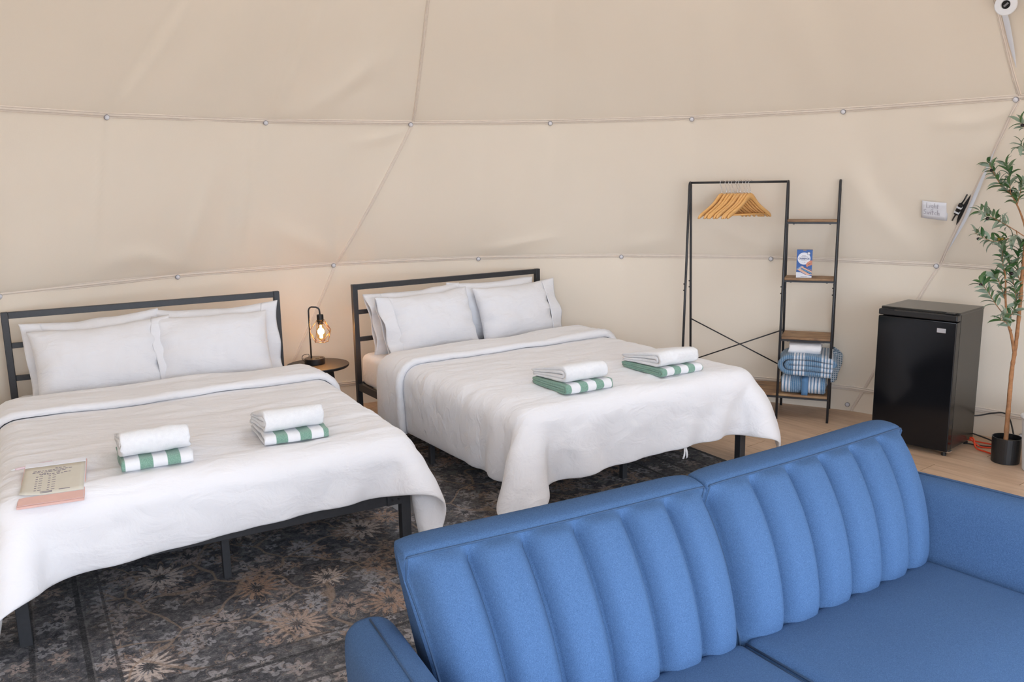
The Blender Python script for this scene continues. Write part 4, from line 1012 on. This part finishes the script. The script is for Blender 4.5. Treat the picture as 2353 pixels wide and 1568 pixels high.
# ---- paper sign on the liner
def on_wall(az, z, inset):
    p = dome_pt(np.array([az]), np.array([z]), inset)[0]; q = dome_pt(np.array([az]), np.array([z+.1]), inset)[0]
    Y = Vector(q-p).normalized(); a = math.radians(az); N = Vector((-math.sin(a), -math.cos(a), 0)); X = Y.cross(N).normalized(); N = X.cross(Y).normalized()
    return Matrix(((X.x, Y.x, N.x, p[0]), (X.y, Y.y, N.y, p[1]), (X.z, Y.z, N.z, p[2]), (0, 0, 0, 1)))
sg = thing('paper_sign', 'white paper note reading Light Switch pinned to the tent wall', 'sign')
sg.matrix_world = on_wall(47.0, 1.42, .024) @ Matrix.Rotation(-.12, 4, 'Z')
G = [[(-.078+.156*u, -.058+.116*v, .002+.006*math.sin(PI*u)*v+.004*math.sin(3*u+2*v)) for v in np.linspace(0, 1, 5)] for u in np.linspace(0, 1, 9)]
m = MB(); m.grid(np.array(G)); o = m.build('sheet', 'paper', sg, smooth=True); k = o.modifiers.new('s', 'SOLIDIFY'); k.thickness = .0006
m = MB()
def stroke(pts, x, y, s):
    m.tube([(x+a*s, y+b*s, .0115) for a, b in pts], .0009, 6)
ci = lambda cx, cy, r, a0, a1, n=10: [(cx+r*math.cos(math.radians(a0+(a1-a0)*i/n)), cy+r*1.15*math.sin(math.radians(a0+(a1-a0)*i/n))) for i in range(n+1)]
GL = {'L': [[(.05, 1), (0, 0), (.5, .05)]], 'i': [[(0, .55), (0, 0)], [(0, .8), (.02, .84)]], 'g': [ci(.18, .3, .18, 30, 330), [(.34, .5), (.34, -.25), (.15, -.42), (0, -.3)]],
      'h': [[(0, 1), (0, 0)], [(0, .35), (.15, .55), (.3, .45), (.32, 0)]], 't': [[(.12, .85), (.12, .05), (.2, 0)], [(-.1, .55), (.36, .58)]],
      'S': [[(.45, .85), (.25, 1), (.05, .85), (.1, .6), (.38, .4), (.4, .12), (.2, 0), (0, .1)]], 'w': [[(0, .5), (.1, 0), (.22, .35), (.34, 0), (.46, .5)]], 'c': [ci(.2, .28, .2, 50, 310)]}
def word(txt, x, y, s):
    adv = {'L': .66, 'i': .24, 'g': .55, 'h': .5, 't': .55, 'S': .62, 'w': .62, 'c': .52}
    for ch in txt:
        for st in GL[ch]: stroke(st, x, y, s)
        x += adv[ch]*s
word('Light', -.048, .018, .033); word('Switch', -.062, -.026, .033)
m.build('handwriting', 'pencil', sg)

# ---- cord switch in the slit of the right-hand seam
sw = thing('cord_switch', 'black cord switch with white clips in the slit of the wall seam', 'switch')
sw.matrix_world = on_wall(49.6, 1.43, .030) @ Matrix.Rotation(-.50, 4, 'Z')
m = MB(); m.box((0, 0, 0), (.026, .085, .018)); m.build('switch_body', 'black_plastic', sw, bevel=.005)
for y in (-.022, .016): m = MB(); m.box((0, y, .001), (.031, .012, .0205)); m.build('clip', 'white_plastic', sw, bevel=.002)
for cp in ([(0, .04, 0), (.004, .07, -.004), (.004, .11, -.012)], [(0, -.04, 0), (-.003, -.07, -.004), (-.004, -.10, -.012)]):
    m = MB(); m.tube(cp, .0045, 8); m.build('cord', 'black_plastic', sw, smooth=True)

# ---- round white fixture up on the liner
vt = thing('round_fixture', 'round white fixture with a dark centre hole at the top right', 'fixture')
mw = on_wall(57.7, 2.49, .03); p = mw.translation
nv = (Vector((0, 0, CAM_H))-p).normalized().lerp(Vector((DC[0]-p.x, DC[1]-p.y, -.3)).normalized(), .45)
qn = nv.to_track_quat('Z', 'Y').to_matrix().to_4x4(); qn.translation = p; vt.matrix_world = qn @ Matrix.Scale(.82, 4)
m = MB(); m.lathe([(.050, -.02), (.050, .030), (.0, .030)], seg=40); m.build('mount', 'bolt_ring', vt, smooth=False)
m = MB(); m.lathe([(.026, .036), (.060, .036), (.064, .040), (.064, .052), (.060, .057), (.028, .059), (.0255, .056), (.0255, .036)], seg=48); m.build('cover_ring', 'white_plastic', vt, smooth=False)
m = MB(); m.lathe([(0, .040), (.0255, .040), (.0255, .042), (0, .042)], seg=32); m.build('centre_hole', 'dark_gap', vt)
m = MB(); m.box((0, 0, .045), (.030, .011, .005), .7); m.build('tab', 'bolt_ring', vt)

# ================================================================== SOFA
SA = math.radians(31.2); SO = (.487, 2.336)
def bend(m):      # the long sofa is very slightly bowed
    m.v = [((1 if x > 0 else .957)*(x-.10*x*y), y+.05*x*x, z) for x, y, z in m.v]; return m
sofa = thing('sofa', 'blue linen sofa with vertical channel tufted back facing the camera', 'sofa', (SO[0], SO[1], 0), SA)
HWD = .925; TOPZ = .822
def back_profile():
    # (y, z, front weight) up the front face, over the top and down the rear
    front = smooth_path([(-.235, .335, 0), (-.262, .42, 0), (-.252, .52, 0), (-.215, .635, 0), (-.160, .735, 0), (-.100, .810, 0)], 7)
    topc = smooth_path([(-.100, .810, 0), (-.083, .822, 0), (-.045, TOPZ+.006, 0), (-.008, TOPZ+.002, 0), (.008, .802, 0)], 4)
    rear = [Vector((.006, .74, 0)), Vector((-.02, .55, 0)), Vector((-.06, .30, 0)), Vector((-.235, .30, 0))]
    return front, topc, rear
def make_back(x0, x1, taper):
    F, T, Rr = back_profile(); prof = F[:-1]+T[:-1]+Rr; nf = len(F)-1
    root = bpy.data.objects.new('backrest', None)
    xs = []; ch = 6; per = 24
    for c in range(ch):
        for k in range(per): xs.append((c+k/per)/ch)
    xs.append(1.0); G = []
    pv = np.array([(p.x, p.y) for p in prof]); tg = np.gradient(pv, axis=0); tg /= np.linalg.norm(tg, axis=1)[:, None]; nr = np.stack([-tg[:, 1], tg[:, 0]], 1)
    for f in xs:
        fr_ = (f*ch) % 1.0 if f < 1 else 0.0
        b = 1-abs(2*fr_-1)**3.6
        edgef = min(f, 1-f)
        row = []
        for i, p in enumerate(prof):
            zf = max(0, min(1, (.80-p.y)/.5)); xe = (x0+(x1-x0)*f); xe = xe-(taper[0]*(1-f)+taper[1]*f)*zf
            if i < nf:
                wgt = min(1, i/9)*min(1, (nf-i)/3.0); amp = .052
                o_ = amp*(b-.55)*wgt-.034*math.exp(-edgef*ch*3.0)*wgt
                yy, zz = p.x+nr[i][0]*o_, p.y+nr[i][1]*o_
            else:
                o_ = -.010*math.exp(-edgef*ch*4)*(1 if i < nf+len(T)-1 else .5)
                yy, zz = p.x+nr[i][0]*o_, p.y+nr[i][1]*o_
            row.append((xe, yy, zz))
        G.append(row)
    m = MB(); m.grid(np.array(G), closed_v=True); N = len(prof); L = len(xs)
    # slightly puffed end panels
    for b, sgn in ((0, -1), (L-1, 1)):
        base = b*N; cy = sum(m.v[base+i][1] for i in range(N))/N; cz = sum(m.v[base+i][2] for i in range(N))/N
        rings = [base+i for i in range(N)]
        inner = []
        for i in range(N):
            v = m.v[base+i]; m.v.append((v[0]+sgn*.006, v[1]*.88+cy*.12, v[2]*.96+cz*.04)); inner.append(len(m.v)-1)
        for i in range(N): m.f.append((rings[i], rings[(i+1) % N], inner[(i+1) % N], inner[i]))
        m.f.append(tuple(inner))
    o = bend(m).build('backrest', 'linen_blue', sofa, smooth=True)
    # piping along the front edge
    for b in (0, L-1):
        pts = [(G[b][i][0]+(.003 if b else -.003)*0, G[b][i][1]-.002, G[b][i][2]) for i in range(2, nf+1)]
        q = MB(); q.tube(pts, .0032, 6); bend(q).build('piping', 'linen_piping', o, smooth=True)
    for c in range(1, ch):      # dark seam thread in each channel, added to draw its crease shade
        pts = [tuple(G[c*per][i]) for i in range(3, nf-1)]
        q = MB(); q.tube(pts, .0022, 6); bend(q).build('seam_shade_line', 'linen_piping', o, smooth=True)
    pts = [(G[b][nf][0], G[b][nf][1]-.001, G[b][nf][2]+.001) for b in range(L)]
    q = MB(); q.tube(pts, .0026, 6); bend(q).build('piping', 'linen_piping', o, smooth=True)
    return o
make_back(-HWD, -.010, (-.075, 0)); make_back(.010, HWD, (0, .075))
def cushion(x0, x1, y0, y1, z0, z1, r, name, seed):
    nx, ny = 40, 34; hx, hy = (x1-x0)/2, (y1-y0)/2; L = []
    s = np.linspace(-1, 1, nx); q = np.linspace(-1, 1, ny); Sx, Sy = np.meshgrid(s, q, indexing='ij')
    g = lambda v: np.sign(v)*np.power(np.abs(v), .8)
    X = (x0+x1)/2+g(Sx)*hx; Y = (y0+y1)/2+g(Sy)*hy
    ex = np.clip((hx-np.abs(g(Sx)*hx))/r, 0, 1); ey = np.clip((hy-np.abs(g(Sy)*hy))/r, 0, 1)
    dome = np.sqrt(1-(1-ex)**2)*np.sqrt(1-(1-ey)**2)
    wr = .006*vnoise(X*6, Y*5, seed)+.004*vnoise(X*22, Y*9, seed+1)*np.exp(-((X-(x0 if seed else x1))/.2)**2)
    top = np.stack([X, Y, z1-r+r*dome+.018*(1-Sx**2)*(1-Sy**2)+wr*dome], -1); bot = np.stack([X, Y, np.full_like(X, z0)], -1)
    m = MB(); m.grid(top); m.grid(bot[::-1]); n = nx*ny
    ring = [(i, 0) for i in range(nx)]+[(nx-1, j) for j in range(1, ny)]+[(i, ny-1) for i in range(nx-2, -1, -1)]+[(0, j) for j in range(ny-2, 0, -1)]
    for (i, j), (p, k) in zip(ring, ring[1:]+ring[:1]): m.f.append((i*ny+j, p*ny+k, n+(nx-1-p)*ny+k, n+(nx-1-i)*ny+j))
    return bend(m).build(name, 'linen_blue', sofa, smooth=True)
c1 = cushion(-.86, -.004, -.86, -.235, .26, .415, .035, 'seat_cushion', 0); c2 = cushion(.004, .86, -.86, -.235, .26, .415, .035, 'seat_cushion', 4)
for c_, xx in ((c1, -.006), (c2, .006)):
    q = MB(); q.tube([(xx*1.5, -.845, .392), (xx*1.5, -.5, .402), (xx*1.5, -.25, .398)], .003, 6); bend(q).build('piping', 'linen_piping', c_, smooth=True)
def make_arm(s):
    # section (x out, z): flared inner face, rounded top
    sec = smooth_path([(.865, .20, 0), (.872, .34, 0), (.897, .47, 0), (.925, .580, 0), (.955, .620, 0), (1.0, .632, 0), (1.045, .620, 0), (1.066, .570, 0), (1.058, .40, 0), (1.04, .20, 0)], 5)
    G = []
    ys = [.012, .004, -.02, -.2, -.4, -.6, -.80, -.85, -.875, -.885]; ins = [.035, .014, 0, 0, 0, 0, 0, .004, .016, .038]
    cx, cz = .965, .40
    for y, k in zip(ys, ins):
        G.append([(s*(cx+(p.x-cx)*(1-k*3)), y, cz+(p.y-cz)*(1-k)+(.0 if p.y < .5 else .012*math.sin(-y*3))) for p in sec])
    m = MB(); m.grid(np.array(G), closed_v=True); N = len(sec)
    m.f.append(tuple(range(N))); m.f.append(tuple((len(ys)-1)*N+i for i in reversed(range(N))))
    o = bend(m).build('armrest', 'linen_blue', sofa, smooth=True, sub=1)
    pts = [(s*1.0, y, G[i][25][2]+.001) for i, y in enumerate(ys) if 1 < i < 8]
    q = MB(); q.tube(pts, .0022, 6); bend(q).build('piping', 'linen_piping', o, smooth=True)
make_arm(-1); make_arm(1)
m = MB(); m.box((0, -.44, .225), (1.90, .80, .09)); bend(m).build('base_frame', 'linen_blue', sofa, bevel=.01)
for sx in (-.85, 0, .85):
    for y in (-.09, -.78):
        m = MB(); m.lathe([(.013, 0), (.024, .18)], (sx, y, 0), 14); bend(m).build('leg', 'sofa_leg', sofa, smooth=True)
